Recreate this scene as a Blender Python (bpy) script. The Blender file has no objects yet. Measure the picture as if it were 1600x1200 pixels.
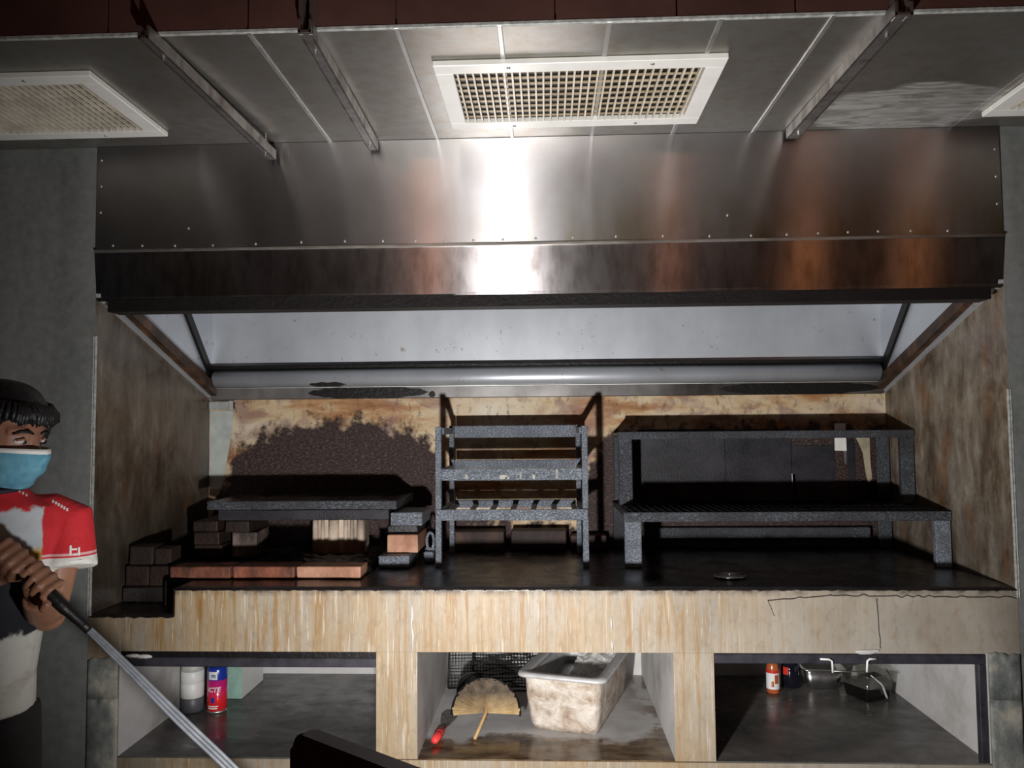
import bpy, bmesh, math, random
from mathutils import Vector, Matrix, noise
random.seed(7)
SC = bpy.context.scene
COL = SC.collection

# ------------------------------------------------------------------ camera
fw = Vector((-0.04137, 0.99743, 0.05843)); rt = Vector((0.99909, 0.04192, -0.00826)); up = rt.cross(fw)
cd = bpy.data.cameras.new('camera'); cam = bpy.data.objects.new('camera', cd); COL.objects.link(cam)
cam.matrix_world = Matrix(((rt.x, up.x, -fw.x, 0.016), (rt.y, up.y, -fw.y, -2.6156), (rt.z, up.z, -fw.z, 1.5), (0, 0, 0, 1)))
cd.sensor_width = 36.0; cd.sensor_fit = 'HORIZONTAL'; cd.lens = 1245.7 / 1600 * 36.0; cd.clip_start = 0.02
SC.camera = cam

# ------------------------------------------------------------------ world, lights, exposure
w = bpy.data.worlds.new('dim_room_air'); SC.world = w; w.use_nodes = True
w.node_tree.nodes['Background'].inputs[0].default_value = (0.62, 0.72, 0.8, 1)
w.node_tree.nodes['Background'].inputs[1].default_value = 0.011

def spot(name, loc, target, energy, color, size, blend, radius):
    d = bpy.data.lights.new(name, 'SPOT'); d.energy = energy; d.color = color
    d.spot_size = math.radians(size); d.spot_blend = blend; d.shadow_soft_size = radius
    o = bpy.data.objects.new(name, d); COL.objects.link(o); o.location = loc
    o.rotation_euler = (Vector(target) - Vector(loc)).to_track_quat('-Z', 'Y').to_euler()
    return o
def point(name, loc, energy, color, radius):
    d = bpy.data.lights.new(name, 'POINT'); d.energy = energy; d.color = color; d.shadow_soft_size = radius
    o = bpy.data.objects.new(name, d); COL.objects.link(o); o.location = loc; return o
# the work torch standing low between the photographer and the counter
spot('work_torch', (-0.2, -1.6, 0.9), (0.14, 0.0, 1.40), 245, (1.0, 0.98, 0.965), 140, 1.0, 0.03)
# warm bulbs of the room behind the photographer
point('warm_bulb', (-0.92, -4.0, 2.75), 6, (1.0, 0.36, 0.15), 0.05)
point('warm_bulb', (1.05, -4.0, 2.75), 2.5, (1.0, 0.36, 0.15), 0.05)
point('warm_bulb', (2.15, -4.0, 2.3), 3.2, (1.0, 0.36, 0.12), 0.04)
point('warm_bulb', (3.0, -4.0, 2.3), 2.6, (1.0, 0.36, 0.12), 0.04)
vs = SC.view_settings
vs.view_transform = 'Standard'; vs.look = 'None'; vs.exposure = 0.0; vs.gamma = 1.0; vs.use_curve_mapping = False

# ------------------------------------------------------------------ materials
class NB:
    def __init__(s, name):
        s.m = bpy.data.materials.new(name); s.m.use_nodes = True
        s.nt = s.m.node_tree; s.b = s.nt.nodes['Principled BSDF']; s._pos = None
    def n(s, t): return s.nt.nodes.new(t)
    def put(s, sock, v):
        if isinstance(v, bpy.types.NodeSocket): s.nt.links.new(v, sock)
        elif isinstance(v, (tuple, list)):
            sock.default_value = (*v, 1.0)[:4] if len(sock.default_value) == 4 else tuple(v)[:3]
        else: sock.default_value = v
    def pos(s):
        if s._pos is None: s._pos = s.n('ShaderNodeNewGeometry').outputs['Position']
        return s._pos
    def obj(s): return s.n('ShaderNodeTexCoord').outputs['Object']
    def xyz(s):
        x = s.n('ShaderNodeSeparateXYZ'); s.put(x.inputs[0], s.pos()); return x.outputs
    def noise(s, scale, stretch=(1, 1, 1), detail=4, rough=0.6, vec=None, dist=0):
        mp = s.n('ShaderNodeMapping'); s.put(mp.inputs['Vector'], vec or s.pos()); mp.inputs['Scale'].default_value = stretch
        t = s.n('ShaderNodeTexNoise'); s.put(t.inputs['Vector'], mp.outputs[0])
        t.inputs['Scale'].default_value = scale; t.inputs['Detail'].default_value = detail; t.inputs['Roughness'].default_value = rough
        t.inputs['Distortion'].default_value = dist
        return t.outputs[0]
    def ramp(s, f, stops, interp='LINEAR'):
        r = s.n('ShaderNodeValToRGB'); s.put(r.inputs[0], f); cr = r.color_ramp; cr.interpolation = interp
        while len(cr.elements) < len(stops): cr.elements.new(0.5)
        for e, (p, c) in zip(cr.elements, stops):
            e.position = p; e.color = (*c, 1) if isinstance(c, (tuple, list)) else (c, c, c, 1)
        return r.outputs[0]
    def mix(s, f, a, b, mode='MIX'):
        x = s.n('ShaderNodeMix'); x.data_type = 'RGBA'; x.blend_type = mode
        s.put(x.inputs[0], f); s.put(x.inputs[6], a); s.put(x.inputs[7], b); return x.outputs[2]
    def math(s, op, a, b=0.0, clamp=False):
        x = s.n('ShaderNodeMath'); x.operation = op; x.use_clamp = clamp; s.put(x.inputs[0], a); s.put(x.inputs[1], b); return x.outputs[0]
    def mr(s, v, a, b, c=0.0, d=1.0):
        x = s.n('ShaderNodeMapRange'); s.put(x.inputs[0], v)
        for i, q in enumerate((a, b, c, d)): s.put(x.inputs[i + 1], q)
        return x.outputs[0]
    def bump(s, h, strength=0.5, dist=0.01):
        x = s.n('ShaderNodeBump'); x.inputs['Strength'].default_value = strength; x.inputs['Distance'].default_value = dist
        s.put(x.inputs['Height'], h); s.put(s.b.inputs['Normal'], x.outputs[0])
    def set(s, **k):
        names = dict(col='Base Color', rough='Roughness', metal='Metallic', spec='Specular IOR Level', coat='Coat Weight', coatr='Coat Roughness',
                     aniso='Anisotropic', trans='Transmission Weight', ior='IOR', alpha='Alpha')
        for a, v in k.items(): s.put(s.b.inputs[names[a]], v)
        return s

def simple(name, col, rough=0.6, metal=0.0, var=0.25, scale=18, bump=0.0, bscale=80, **k):
    b = NB(name)
    f = b.noise(scale)
    lo = tuple(c * (1 - var) for c in col); hi = tuple(min(1, c * (1 + var)) for c in col)
    b.set(col=b.ramp(f, [(0.3, lo), (0.7, hi)]), rough=rough, metal=metal, **k)
    if bump: b.bump(b.noise(bscale, detail=3), bump, 0.004)
    return b.m

MT = {}
# grey cement of the pillars
b = NB('grey_cement'); v = b.noise(3.0, (1.6, 1.6, 0.35), 5); f2 = b.noise(30, detail=5)
c = b.ramp(v, [(0.25, (0.075, 0.08, 0.074)), (0.5, (0.13, 0.138, 0.13)), (0.75, (0.18, 0.185, 0.185))])
c = b.mix(0.3, c, b.ramp(f2, [(0.3, 0.06), (0.7, 0.22)]))
b.set(col=c, rough=b.mr(v, 0.3, 0.7, 0.55, 0.8)); b.bump(f2, 0.25, 0.004); MT['cement'] = b.m
# grease-browned lining of the two side walls
b = NB('greasy_brown_cement'); v = b.noise(4.5, (1, 1.2, 0.8), 8, 0.72, dist=0.4); v3 = b.noise(10, (1, 1.6, 0.35), 6, 0.65); g = b.noise(2.2, (1, 1, 0.8), 4); f2 = b.noise(45, detail=4)
c = b.ramp(b.mix(0.32, v, v3), [(0.32, (0.02, 0.014, 0.010)), (0.43, (0.09, 0.062, 0.040)), (0.53, (0.19, 0.155, 0.115)), (0.66, (0.36, 0.33, 0.28))])
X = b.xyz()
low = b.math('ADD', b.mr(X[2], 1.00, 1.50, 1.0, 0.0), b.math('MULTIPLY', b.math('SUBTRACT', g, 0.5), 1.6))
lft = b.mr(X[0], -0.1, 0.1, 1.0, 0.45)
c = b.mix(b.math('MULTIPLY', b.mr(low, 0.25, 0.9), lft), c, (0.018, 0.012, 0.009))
rust = b.ramp(b.noise(9, (1, 1.2, 0.4), 5), [(0.56, 0.0), (0.70, 0.7)])
c = b.mix(rust, c, (0.19, 0.075, 0.024))
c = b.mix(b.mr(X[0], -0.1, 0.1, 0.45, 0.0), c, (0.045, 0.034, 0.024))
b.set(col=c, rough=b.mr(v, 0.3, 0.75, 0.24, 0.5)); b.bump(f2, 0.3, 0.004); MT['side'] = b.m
# back wall: cream plaster, rust washes, thick tar-like soot with a shape of its own
b = NB('sooty_cream_plaster'); X = b.xyz()
n1 = b.noise(2.4, (1, 1, 3.2), 6, 0.62, dist=0.25); n2 = b.noise(14, detail=5); n3 = b.noise(85, (0.8, 1, 1.6), 4, 0.75)
cream = b.ramp(n1, [(0.30, (0.17, 0.06, 0.02)), (0.42, (0.36, 0.19, 0.08)), (0.50, (0.50, 0.38, 0.23)), (0.72, (0.60, 0.54, 0.43))])
purple = b.ramp(b.noise(6, (1, 1, 1.3), 5, dist=0.8), [(0.50, 0.0), (0.62, 0.65)])
cream = b.mix(purple, cream, (0.22, 0.12, 0.11))
cream = b.mix(b.ramp(b.noise(22, (1.6, 1, 0.8), 5, 0.7), [(0.54, 0.0), (0.66, 0.6)]), cream, (0.10, 0.05, 0.022))
u = b.mr(X[0], -1.5, 1.5)
top = b.ramp(u, [(0.0, 0.10), (0.025, 0.30), (0.05, 0.46), (0.12, 0.54), (0.16, 0.57), (0.25, 0.56), (0.31, 0.50), (0.345, 0.44), (0.375, 0.14), (0.55, 0.08), (0.57, 0.36), (0.60, 0.50), (0.9, 0.52), (1.0, 0.52)])
edge = b.math('ADD', b.math('SUBTRACT', X[2], 1.0), b.math('MULTIPLY', b.math('SUBTRACT', n2, 0.5), 0.34))
soot = b.mr(b.math('SUBTRACT', top, edge), -0.01, 0.035)
crust = b.ramp(n3, [(0.40, (0.012, 0.006, 0.005)), (0.56, (0.042, 0.021, 0.017)), (0.70, (0.17, 0.12, 0.115))])  # pale flecks in the crust colour are its painted sparkle
b.set(col=b.mix(soot, cream, crust), rough=b.mr(soot, 0, 1, 0.6, 0.28), spec=0.35)
b.bump(b.mix(soot, b.math('MULTIPLY', n2, 0.4), b.math('ADD', n3, 0.5)), 0.8, 0.006); MT['back'] = b.m
# counter front: cream cement with ochre drip streaks running down
b = NB('drip_stained_cement'); X = b.xyz()
s1 = b.noise(6, (5.0, 1, 0.10), 4, 0.6); s2 = b.noise(13, (4.0, 1, 0.20), 5, 0.65, dist=0.15); s3 = b.noise(30, (3.2, 1, 0.16), 4, 0.7, dist=0.15); bl = b.noise(3.5, detail=5); fg = b.noise(60, detail=4)
base = b.ramp(bl, [(0.3, (0.24, 0.225, 0.195)), (0.55, (0.35, 0.335, 0.30)), (0.8, (0.41, 0.40, 0.37))])
brk = b.ramp(b.noise(5, (5, 1, 0.9), 4, 0.6), [(0.36, 0.30), (0.52, 1.0)])
str_ = b.math('MULTIPLY', b.math('MULTIPLY', b.ramp(s1, [(0.36, 0.35), (0.55, 1.0)]), b.ramp(b.mix(0.5, s2, s3), [(0.44, 0.0), (0.53, 1.0)])), brk)
side = b.ramp(b.mr(X[0], -1.5, 1.5), [(0.0, 1.0), (0.40, 1.0), (0.66, 0.8), (0.76, 0.30), (1.0, 0.15)])
downz = b.mr(X[2], 0.40, 0.95, 0.55, 1.0)
ochre = b.ramp(s2, [(0.35, (0.36, 0.23, 0.085)), (0.65, (0.24, 0.125, 0.03))])
wash = b.math('MULTIPLY', b.ramp(b.noise(2.5, (2, 1, 0.6), 3), [(0.30, 0.0), (0.6, 0.75)]), side)
c = b.mix(wash, base, (0.36, 0.265, 0.145))
c = b.mix(b.math('MULTIPLY', b.math('MULTIPLY', str_, side), downz, True), c, ochre)
c = b.mix(b.math('MULTIPLY', b.ramp(s3, [(0.56, 0.0), (0.64, 0.75)]), side), c, (0.52, 0.485, 0.42))
c = b.mix(b.ramp(b.noise(38, (1, 1, 0.7), 5), [(0.52, 0.0), (0.70, 0.45)]), c, (0.20, 0.15, 0.09))
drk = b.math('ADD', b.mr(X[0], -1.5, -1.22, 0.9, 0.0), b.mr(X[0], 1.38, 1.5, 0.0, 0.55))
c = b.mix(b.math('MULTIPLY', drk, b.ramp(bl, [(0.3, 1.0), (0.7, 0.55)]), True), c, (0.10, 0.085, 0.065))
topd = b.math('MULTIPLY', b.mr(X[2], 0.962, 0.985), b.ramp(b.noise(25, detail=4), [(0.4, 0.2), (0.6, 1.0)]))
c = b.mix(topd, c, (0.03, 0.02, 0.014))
c = b.mix(1.0, c, (0.86, 0.84, 0.82), 'MULTIPLY')
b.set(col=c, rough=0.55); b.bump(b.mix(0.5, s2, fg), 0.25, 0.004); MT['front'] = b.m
# cement inside the open bays
b = NB('bay_cement'); v = b.noise(4, (1, 1, 1), 6, 0.65); fg = b.noise(50, detail=4)
b.set(col=b.ramp(v, [(0.3, (0.34, 0.32, 0.30)), (0.5, (0.54, 0.525, 0.51)), (0.75, (0.66, 0.655, 0.66))]), rough=0.6); b.bump(fg, 0.25, 0.004); MT['bay'] = b.m
b = NB('polished_dark_cement'); v = b.noise(3.2, (1, 1.5, 1), 6, 0.65, dist=0.5); v2 = b.noise(11, (1, 1.3, 1), 5)
b.set(col=b.ramp(v, [(0.3, (0.03, 0.028, 0.026)), (0.5, (0.085, 0.08, 0.074)), (0.72, (0.17, 0.16, 0.15))]), rough=b.mr(v2, 0.3, 0.7, 0.16, 0.45)); b.bump(b.noise(40), 0.08, 0.003); MT['darkfloor'] = b.m
b = NB('wet_stained_cement'); X = b.xyz(); v = b.noise(5, detail=5); v2 = b.noise(9, (1, 2, 1), 5)
base = b.ramp(v, [(0.3, (0.32, 0.31, 0.30)), (0.7, (0.58, 0.57, 0.57))])
wet = b.math('ADD', b.math('SUBTRACT', 0.20, X[1]), b.math('MULTIPLY', b.math('SUBTRACT', v, 0.5), 0.35))
wm = b.mr(wet, -0.01, 0.03)
wm = b.math('MAXIMUM', wm, b.math('MULTIPLY', b.mr(X[0], 0.28, 0.40), b.ramp(v, [(0.45, 0.0), (0.5, 0.9)])))
pud = b.ramp(v2, [(0.35, (0.035, 0.014, 0.006)), (0.55, (0.13, 0.085, 0.045)), (0.75, (0.20, 0.15, 0.10))])
b.set(col=b.mix(wm, base, pud), rough=b.mr(wm, 0, 1, 0.6, 0.14)); b.bump(b.noise(40), 0.12, 0.003); MT['wetfloor'] = b.m
# black burnt grease
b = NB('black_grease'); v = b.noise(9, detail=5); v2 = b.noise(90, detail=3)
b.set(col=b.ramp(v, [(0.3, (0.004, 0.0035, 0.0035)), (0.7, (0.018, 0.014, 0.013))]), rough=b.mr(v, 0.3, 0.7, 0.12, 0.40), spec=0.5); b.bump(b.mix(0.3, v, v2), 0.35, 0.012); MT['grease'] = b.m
# charred, crusted steel
b = NB('charred_steel'); v = b.noise(210, (0.7, 1, 1.5), 3, 0.7); v2 = b.noise(14, detail=4)
c = b.ramp(v, [(0.38, (0.045, 0.051, 0.062)), (0.52, (0.14, 0.158, 0.19)), (0.68, (0.40, 0.44, 0.50))])
c = b.mix(b.ramp(v2, [(0.40, 0.0), (0.7, 0.6)]), c, (0.05, 0.055, 0.066))
b.set(col=c, rough=0.42, spec=0.6); b.bump(v, 0.8, 0.006); MT['char'] = b.m
b = NB('shaded_tarred_steel'); v = b.noise(190, (0.7, 1, 1.5), 3, 0.7); v2 = b.noise(5, (1, 1, 0.6), 4)  # darker copy of charred_steel; less light on the slabs put into its colour
c = b.ramp(v, [(0.40, (0.010, 0.011, 0.013)), (0.55, (0.045, 0.050, 0.060)), (0.70, (0.18, 0.20, 0.235))])
b.set(col=b.mix(b.ramp(v2, [(0.40, 0.0), (0.62, 0.75)]), c, (0.012, 0.012, 0.014)), rough=0.38, spec=0.6); b.bump(v, 0.8, 0.006); MT['tar'] = b.m
b = NB('smoked_sheet'); v = b.noise(7, (1, 1, 1.4), 5); v2 = b.noise(130, (1, 1, 2), 3)
b.set(col=b.ramp(v, [(0.3, (0.008, 0.0075, 0.009)), (0.7, (0.034, 0.032, 0.038))]), rough=0.4, spec=0.25); b.bump(v2, 0.6, 0.004); MT['smoked'] = b.m
# stainless sheet
def stainless(name, lo, hi, r0, r1, aniso=0.0, tan=None, grime=None, scale=2.5, stretch=(1, 1, 1)):
    b = NB(name); v = b.noise(scale, stretch, 5, 0.6); v2 = b.noise(22, (1, 1, 0.35), 5)
    c = b.ramp(v, [(0.3, lo), (0.7, hi)])
    if grime: c = b.mix(b.ramp(v2, [(0.42, 0.0), (0.68, grime[1])]), c, grime[0])
    b.set(col=c, rough=b.mr(v2, 0.3, 0.7, r0, r1), metal=1.0, aniso=aniso)
    if tan:
        t = b.n('ShaderNodeCombineXYZ')
        for i in range(3): t.inputs[i].default_value = tan[i]
        b.put(b.b.inputs['Tangent'], t.outputs[0])
    return b
b = stainless('brushed_fascia_steel', (0.46, 0.43, 0.44), (0.64, 0.63, 0.64), 0.40, 0.50, 0.85, (0, 0, 1), None)
X = b.xyz(); yel = b.math('MULTIPLY', b.mr(X[2], 2.13, 2.30, 0.85, 0.0), b.math('MULTIPLY', b.mr(X[0], -0.4, 0.5), b.ramp(b.noise(5, (1.5, 1, 0.6), 5), [(0.38, 0.0), (0.6, 1.0)])))
col0 = b.b.inputs['Base Color'].links[0].from_socket
b.set(col=b.mix(yel, col0, (0.36, 0.29, 0.14)))
def two_lobe(b, rough2, aniso2, fac, colfac=1.0):
    p2 = b.n('ShaderNodeBsdfPrincipled'); b.put(p2.inputs['Base Color'], b.b.inputs['Base Color'].links[0].from_socket)
    p2.inputs['Metallic'].default_value = 1.0; p2.inputs['Roughness'].default_value = rough2; p2.inputs['Anisotropic'].default_value = aniso2
    b.put(p2.inputs['Tangent'], b.b.inputs['Tangent'].links[0].from_socket)
    mx = b.n('ShaderNodeMixShader'); mx.inputs[0].default_value = fac
    b.put(mx.inputs[1], b.b.outputs[0]); b.put(mx.inputs[2], p2.outputs[0])
    out = next(n for n in b.nt.nodes if n.type == 'OUTPUT_MATERIAL'); b.put(out.inputs['Surface'], mx.outputs[0])
    return b.m
MT['fascia'] = two_lobe(b, 0.285, 1.0, 0.80)
MT['band'] = two_lobe(stainless('dark_greased_band_steel', (0.50, 0.46, 0.46), (0.70, 0.68, 0.69), 0.5, 0.6, 0.8, (0, 0, 1), ((0.20, 0.15, 0.14), 0.6)), 0.275, 1.0, 0.97)
MT['ceil'] = stainless('greasy_ceiling_steel', (0.34, 0.33, 0.305), (0.48, 0.48, 0.46), 0.42, 0.52, 0, None, ((0.34, 0.28, 0.20), 0.5), 2.0).m
b = stainless('wiped_ceiling_steel', (0.34, 0.33, 0.305), (0.48, 0.48, 0.46), 0.42, 0.52, 0, None, ((0.34, 0.28, 0.20), 0.5), 2.0)
X = b.xyz(); dx_ = b.math('DIVIDE', b.math('SUBTRACT', X[0], 1.15), 0.30); dy_ = b.math('DIVIDE', b.math('SUBTRACT', X[1], -0.16), 0.20)
rr_ = b.math('ADD', b.math('ADD', b.math('MULTIPLY', dx_, dx_), b.math('MULTIPLY', dy_, dy_)), b.math('MULTIPLY', b.math('SUBTRACT', b.noise(6, (0.6, 1.6, 1), 4), 0.5), 1.4))
wp = b.mr(rr_, 1.0, 0.8); sw_ = b.noise(16, (0.5, 2.2, 1), 3, 0.5, dist=1.2)
col0 = b.b.inputs['Base Color'].links[0].from_socket
b.set(col=b.mix(b.math('MULTIPLY', wp, b.mr(sw_, 0.35, 0.6)), col0, (0.66, 0.66, 0.64)), rough=b.mr(wp, 0, 1, 0.47, 0.62)); MT['ceil'] = b.m
MT['seam'] = stainless('bright_seam_steel', (0.5, 0.5, 0.48), (0.75, 0.75, 0.73), 0.4, 0.55).m
b = NB('pale_hood_steel'); v = b.noise(2.2, (1.4, 1, 1), 4); v2 = b.noise(30, detail=4)
b.set(col=b.mix(b.ramp(v2, [(0.66, 0.0), (0.74, 0.7)]), b.ramp(v, [(0.3, (0.48, 0.50, 0.54)), (0.7, (0.66, 0.69, 0.73))]), (0.25, 0.16, 0.10)), rough=0.42, metal=0.55); MT['hoodin'] = b.m
MT['gutter'] = stainless('grimy_gutter_steel', (0.30, 0.28, 0.25), (0.68, 0.66, 0.63), 0.38, 0.48, 0, None, None, 2.2, (1, 1, 1)).m
b = NB('rusty_flange'); v = b.noise(16, detail=5)
b.set(col=b.ramp(v, [(0.3, (0.018, 0.010, 0.006)), (0.55, (0.07, 0.032, 0.015)), (0.78, (0.20, 0.09, 0.04))]), rough=0.5, metal=0.25); b.bump(v, 0.4, 0.004); MT['rust'] = b.m
MT['black'] = simple('tarred_black', (0.006, 0.005, 0.005), 0.45, spec=0.3, bump=0.5, bscale=60)
b = NB('red_brown_panel'); v = b.noise(3, detail=4)
b.set(col=b.ramp(v, [(0.3, (0.05, 0.024, 0.020)), (0.7, (0.10, 0.045, 0.037))]), rough=0.4); MT['redpanel'] = b.m
b = NB('shaded_greasy_cream_paint'); v = b.noise(16, detail=5)
b.set(col=b.ramp(v, [(0.25, (0.18, 0.115, 0.055)), (0.5, (0.36, 0.27, 0.16)), (0.75, (0.52, 0.45, 0.34))]), rough=0.45); MT['louver'] = b.m  # cross blades darkened in colour to stand in for shade above the louvers
MT['whitelouver'] = simple('greasy_white_blade', (0.60, 0.55, 0.45), 0.4, var=0.25, scale=14)
MT['whitepaint'] = simple('white_enamel', (0.70, 0.69, 0.65), 0.35, var=0.05)
MT['zinc'] = stainless('galvanised_rail', (0.34, 0.33, 0.32), (0.62, 0.61, 0.60), 0.4, 0.55, 0, None, ((0.14, 0.10, 0.07), 0.7)).m
MT['bead'] = simple('pale_corner_bead', (0.36, 0.37, 0.35), 0.45, var=0.4, scale=60)
def brickmat(name, a, bb, soot):
    b = NB(name); v = b.noise(12, (1, 1, 0.8), 5); v2 = b.noise(70, detail=3); s = b.noise(6, (1.5, 1, 0.7), 5)
    c = b.mix(b.ramp(s, [(0.40, 0.0), (0.62, soot)]), b.ramp(v, [(0.3, a), (0.7, bb)]), (0.02, 0.014, 0.012))
    b.set(col=c, rough=0.6, spec=0.2); b.bump(v2, 0.7, 0.005); return b.m
MT['brick'] = brickmat('red_brick', (0.12, 0.036, 0.02), (0.27, 0.10, 0.06), 0.85)
MT['brickpale'] = brickmat('scorched_pale_brick', (0.30, 0.13, 0.075), (0.50, 0.28, 0.19), 0.5)
MT['brickdark'] = brickmat('soot_brown_brick', (0.020, 0.012, 0.010), (0.075, 0.04, 0.03), 0.92)
MT['bricksoot'] = brickmat('tarry_brick', (0.008, 0.0055, 0.005), (0.034, 0.018, 0.012), 0.9)
MT['ashbrick'] = brickmat('ash_brick', (0.38, 0.29, 0.22), (0.62, 0.52, 0.42), 0.55)
MT['brickash2'] = brickmat('ash_smeared_brick', (0.06, 0.045, 0.04), (0.30, 0.22, 0.18), 0.9)
MT['lintel'] = simple('painted_lintel_steel', (0.045, 0.043, 0.052), 0.35, 0.3, 0.4)
MT['white'] = simple('white_plastic', (0.72, 0.72, 0.70), 0.45, var=0.06)
MT['greyplastic'] = simple('grey_plastic', (0.10, 0.105, 0.12), 0.45, var=0.15)
MT['skin'] = simple('brown_skin', (0.26, 0.125, 0.075), 0.5, var=0.15, bump=0.1, bscale=150)
MT['hair'] = simple('black_hair', (0.006, 0.006, 0.007), 0.5, var=0.3, scale=60, bump=0.6, bscale=110)
MT['trousers'] = simple('black_cloth', (0.012, 0.012, 0.013), 0.85, var=0.4, bump=0.3, bscale=200)
MT['hose'] = simple('grey_hose_rubber', (0.13, 0.14, 0.155), 0.36, var=0.25, scale=30)
MT['darkwood'] = simple('dark_brown_lacquer', (0.06, 0.028, 0.022), 0.35, var=0.3, scale=8)
MT['sauce'] = simple('dark_sauce', (0.008, 0.006, 0.005), 0.12)
MT['navy'] = simple('navy_cloth', (0.012, 0.014, 0.03), 0.7)

# ------------------------------------------------------------------ mesh helpers
def box(bm, x0, x1, y0, y1, z0, z1, bev=0.0, seg=1, mi=0):
    r = bmesh.ops.create_cube(bm, size=1.0)
    for v_ in r['verts']:
        v_.co = Vector(((x0 + x1) / 2 + v_.co.x * (x1 - x0), (y0 + y1) / 2 + v_.co.y * (y1 - y0), (z0 + z1) / 2 + v_.co.z * (z1 - z0)))
    fs = {f for v_ in r['verts'] for f in v_.link_faces}
    for f in fs: f.material_index = mi
    if bev:
        es = list({e for f in fs for e in f.edges})
        bmesh.ops.bevel(bm, geom=es, offset=bev, segments=seg, affect='EDGES', profile=0.5)
    return bm
def loft(bm, rings, cap=True, closed=True, mi=0):
    vr = [[bm.verts.new(Vector(p)) for p in r] for r in rings]
    n = len(rings[0])
    for a, c in zip(vr, vr[1:]):
        for i in range(n if closed else n - 1):
            j = (i + 1) % n
            f = bm.faces.new((a[i], a[j], c[j], c[i])); f.material_index = mi
    if cap and closed:
        for r_ in (vr[0][::-1], vr[-1]):
            f = bm.faces.new(r_); f.material_index = mi
    return vr
def tube(bm, pts, r, seg=8, cap=True, flat=1.0, mi=0):
    pts = [Vector(p) for p in pts]; rings = []
    rr = r if isinstance(r, (list, tuple)) else [r] * len(pts)
    ref = None
    for i, p in enumerate(pts):
        t = (pts[min(i + 1, len(pts) - 1)] - pts[max(i - 1, 0)]).normalized()
        if ref is None:
            ref = Vector((0, 0, 1)) if abs(t.z) < 0.9 else Vector((0, 1, 0))
        a = t.cross(ref).normalized(); c = a.cross(t).normalized(); ref = c
        rings.append([p + rr[i] * (math.cos(q) * a + flat * math.sin(q) * c) for q in (2 * math.pi * k / seg for k in range(seg))])
    loft(bm, rings, cap, mi=mi); return bm
def lathe(bm, c, prof, seg=24, mi=0, cap=True):
    loft(bm, [[(c[0] + r * math.cos(2 * math.pi * k / seg), c[1] + r * math.sin(2 * math.pi * k / seg), c[2] + z) for k in range(seg)] for r, z in prof], cap, mi=mi); return bm
def prism(bm, poly, axis, a0, a1, mi=0):
    def P(u_, v_, a):
        return (a, u_, v_) if axis == 'X' else ((u_, a, v_) if axis == 'Y' else (u_, v_, a))
    loft(bm, [[P(u_, v_, a0) for u_, v_ in poly], [P(u_, v_, a1) for u_, v_ in poly]], True, mi=mi); return bm
def rrect(cx, cy, hx, hy, r, n=5):
    out = []
    for k, (sx, sy) in enumerate(((1, 1), (-1, 1), (-1, -1), (1, -1))):
        for i in range(n):
            a = math.pi / 2 * (k + i / (n - 1))
            out.append((cx + sx * (hx - r) + r * math.cos(a), cy + sy * (hy - r) + r * math.sin(a)))
    return out
def jitter(bm, amt, freq=9, verts=None):
    for v_ in (verts or bm.verts):
        v_.co += noise.noise_vector(v_.co * freq) * amt
def new(): return bmesh.new()
ROOT = {}
def mk(name, bm, mats, parent=None, smooth=False, base=None):
    bmesh.ops.recalc_face_normals(bm, faces=bm.faces)
    me = bpy.data.meshes.new(name); bm.to_mesh(me); bm.free()
    for m in (mats if isinstance(mats, (list, tuple)) else [mats]): me.materials.append(MT[m] if isinstance(m, str) else m)
    if smooth:
        for p in me.polygons: p.use_smooth = True
    o = bpy.data.objects.new(name, me); COL.objects.link(o)
    if parent is not None:
        loc = ROOT.get(parent.name, Vector((0, 0, 0))); me.transform(Matrix.Translation(-loc)); o.parent = parent; ROOT[o.name] = loc
    elif base is not None:
        me.transform(Matrix.Translation(-Vector(base))); o.location = base; ROOT[o.name] = Vector(base)
    return o
def tag(o, label, cat, group=None, kind=None):
    if label: o['label'] = label
    if cat: o['category'] = cat
    if group: o['group'] = group
    if kind: o['kind'] = kind
    return o
def thing(name, label, cat, loc, group=None):
    o = bpy.data.objects.new(name, None); COL.objects.link(o); o.location = loc; o.empty_display_size = 0.05
    ROOT[o.name] = Vector(loc); return tag(o, label, cat, group)
def struct(name, bm, mats, label=None, cat=None, smooth=False):
    o = mk(name, bm, mats, smooth=smooth); o['kind'] = 'structure'
    if label: o['label'] = label
    if cat: o['category'] = cat
    return o
def copy_tree(o, parent=None):
    c = o.copy(); COL.objects.link(c); c.parent = parent
    for ch in list(o.children): copy_tree(ch, c)
    return c
def xf(bm, M, verts=None): bmesh.ops.transform(bm, matrix=M, verts=verts or bm.verts[:])

D = 0.93; ZC = 2.478; CT = 0.986; FL = 0.448; NZ = 0.898
# ------------------------------------------------------------------ the room
bm = new(); box(bm, -4, 4, -5.2, 1.2, -0.1, 0); struct('floor', bm, simple('dark_floor_tile', (0.05, 0.048, 0.045), 0.4), 'dark kitchen floor', 'floor')
bm = new(); box(bm, -4, 4, -5.3, -5.2, 0, 3.4); struct('wall_rear', bm, simple('maroon_wall', (0.10, 0.045, 0.035), 0.7), 'dark maroon wall behind the photographer', 'wall')
bm = new(); box(bm, -4, 4, -5.2, -0.76, 3.3, 3.4); struct('ceiling_rear', bm, simple('dim_ceiling', (0.13, 0.10, 0.09), 0.8), 'dim high ceiling in front of the duct', 'ceiling')

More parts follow.
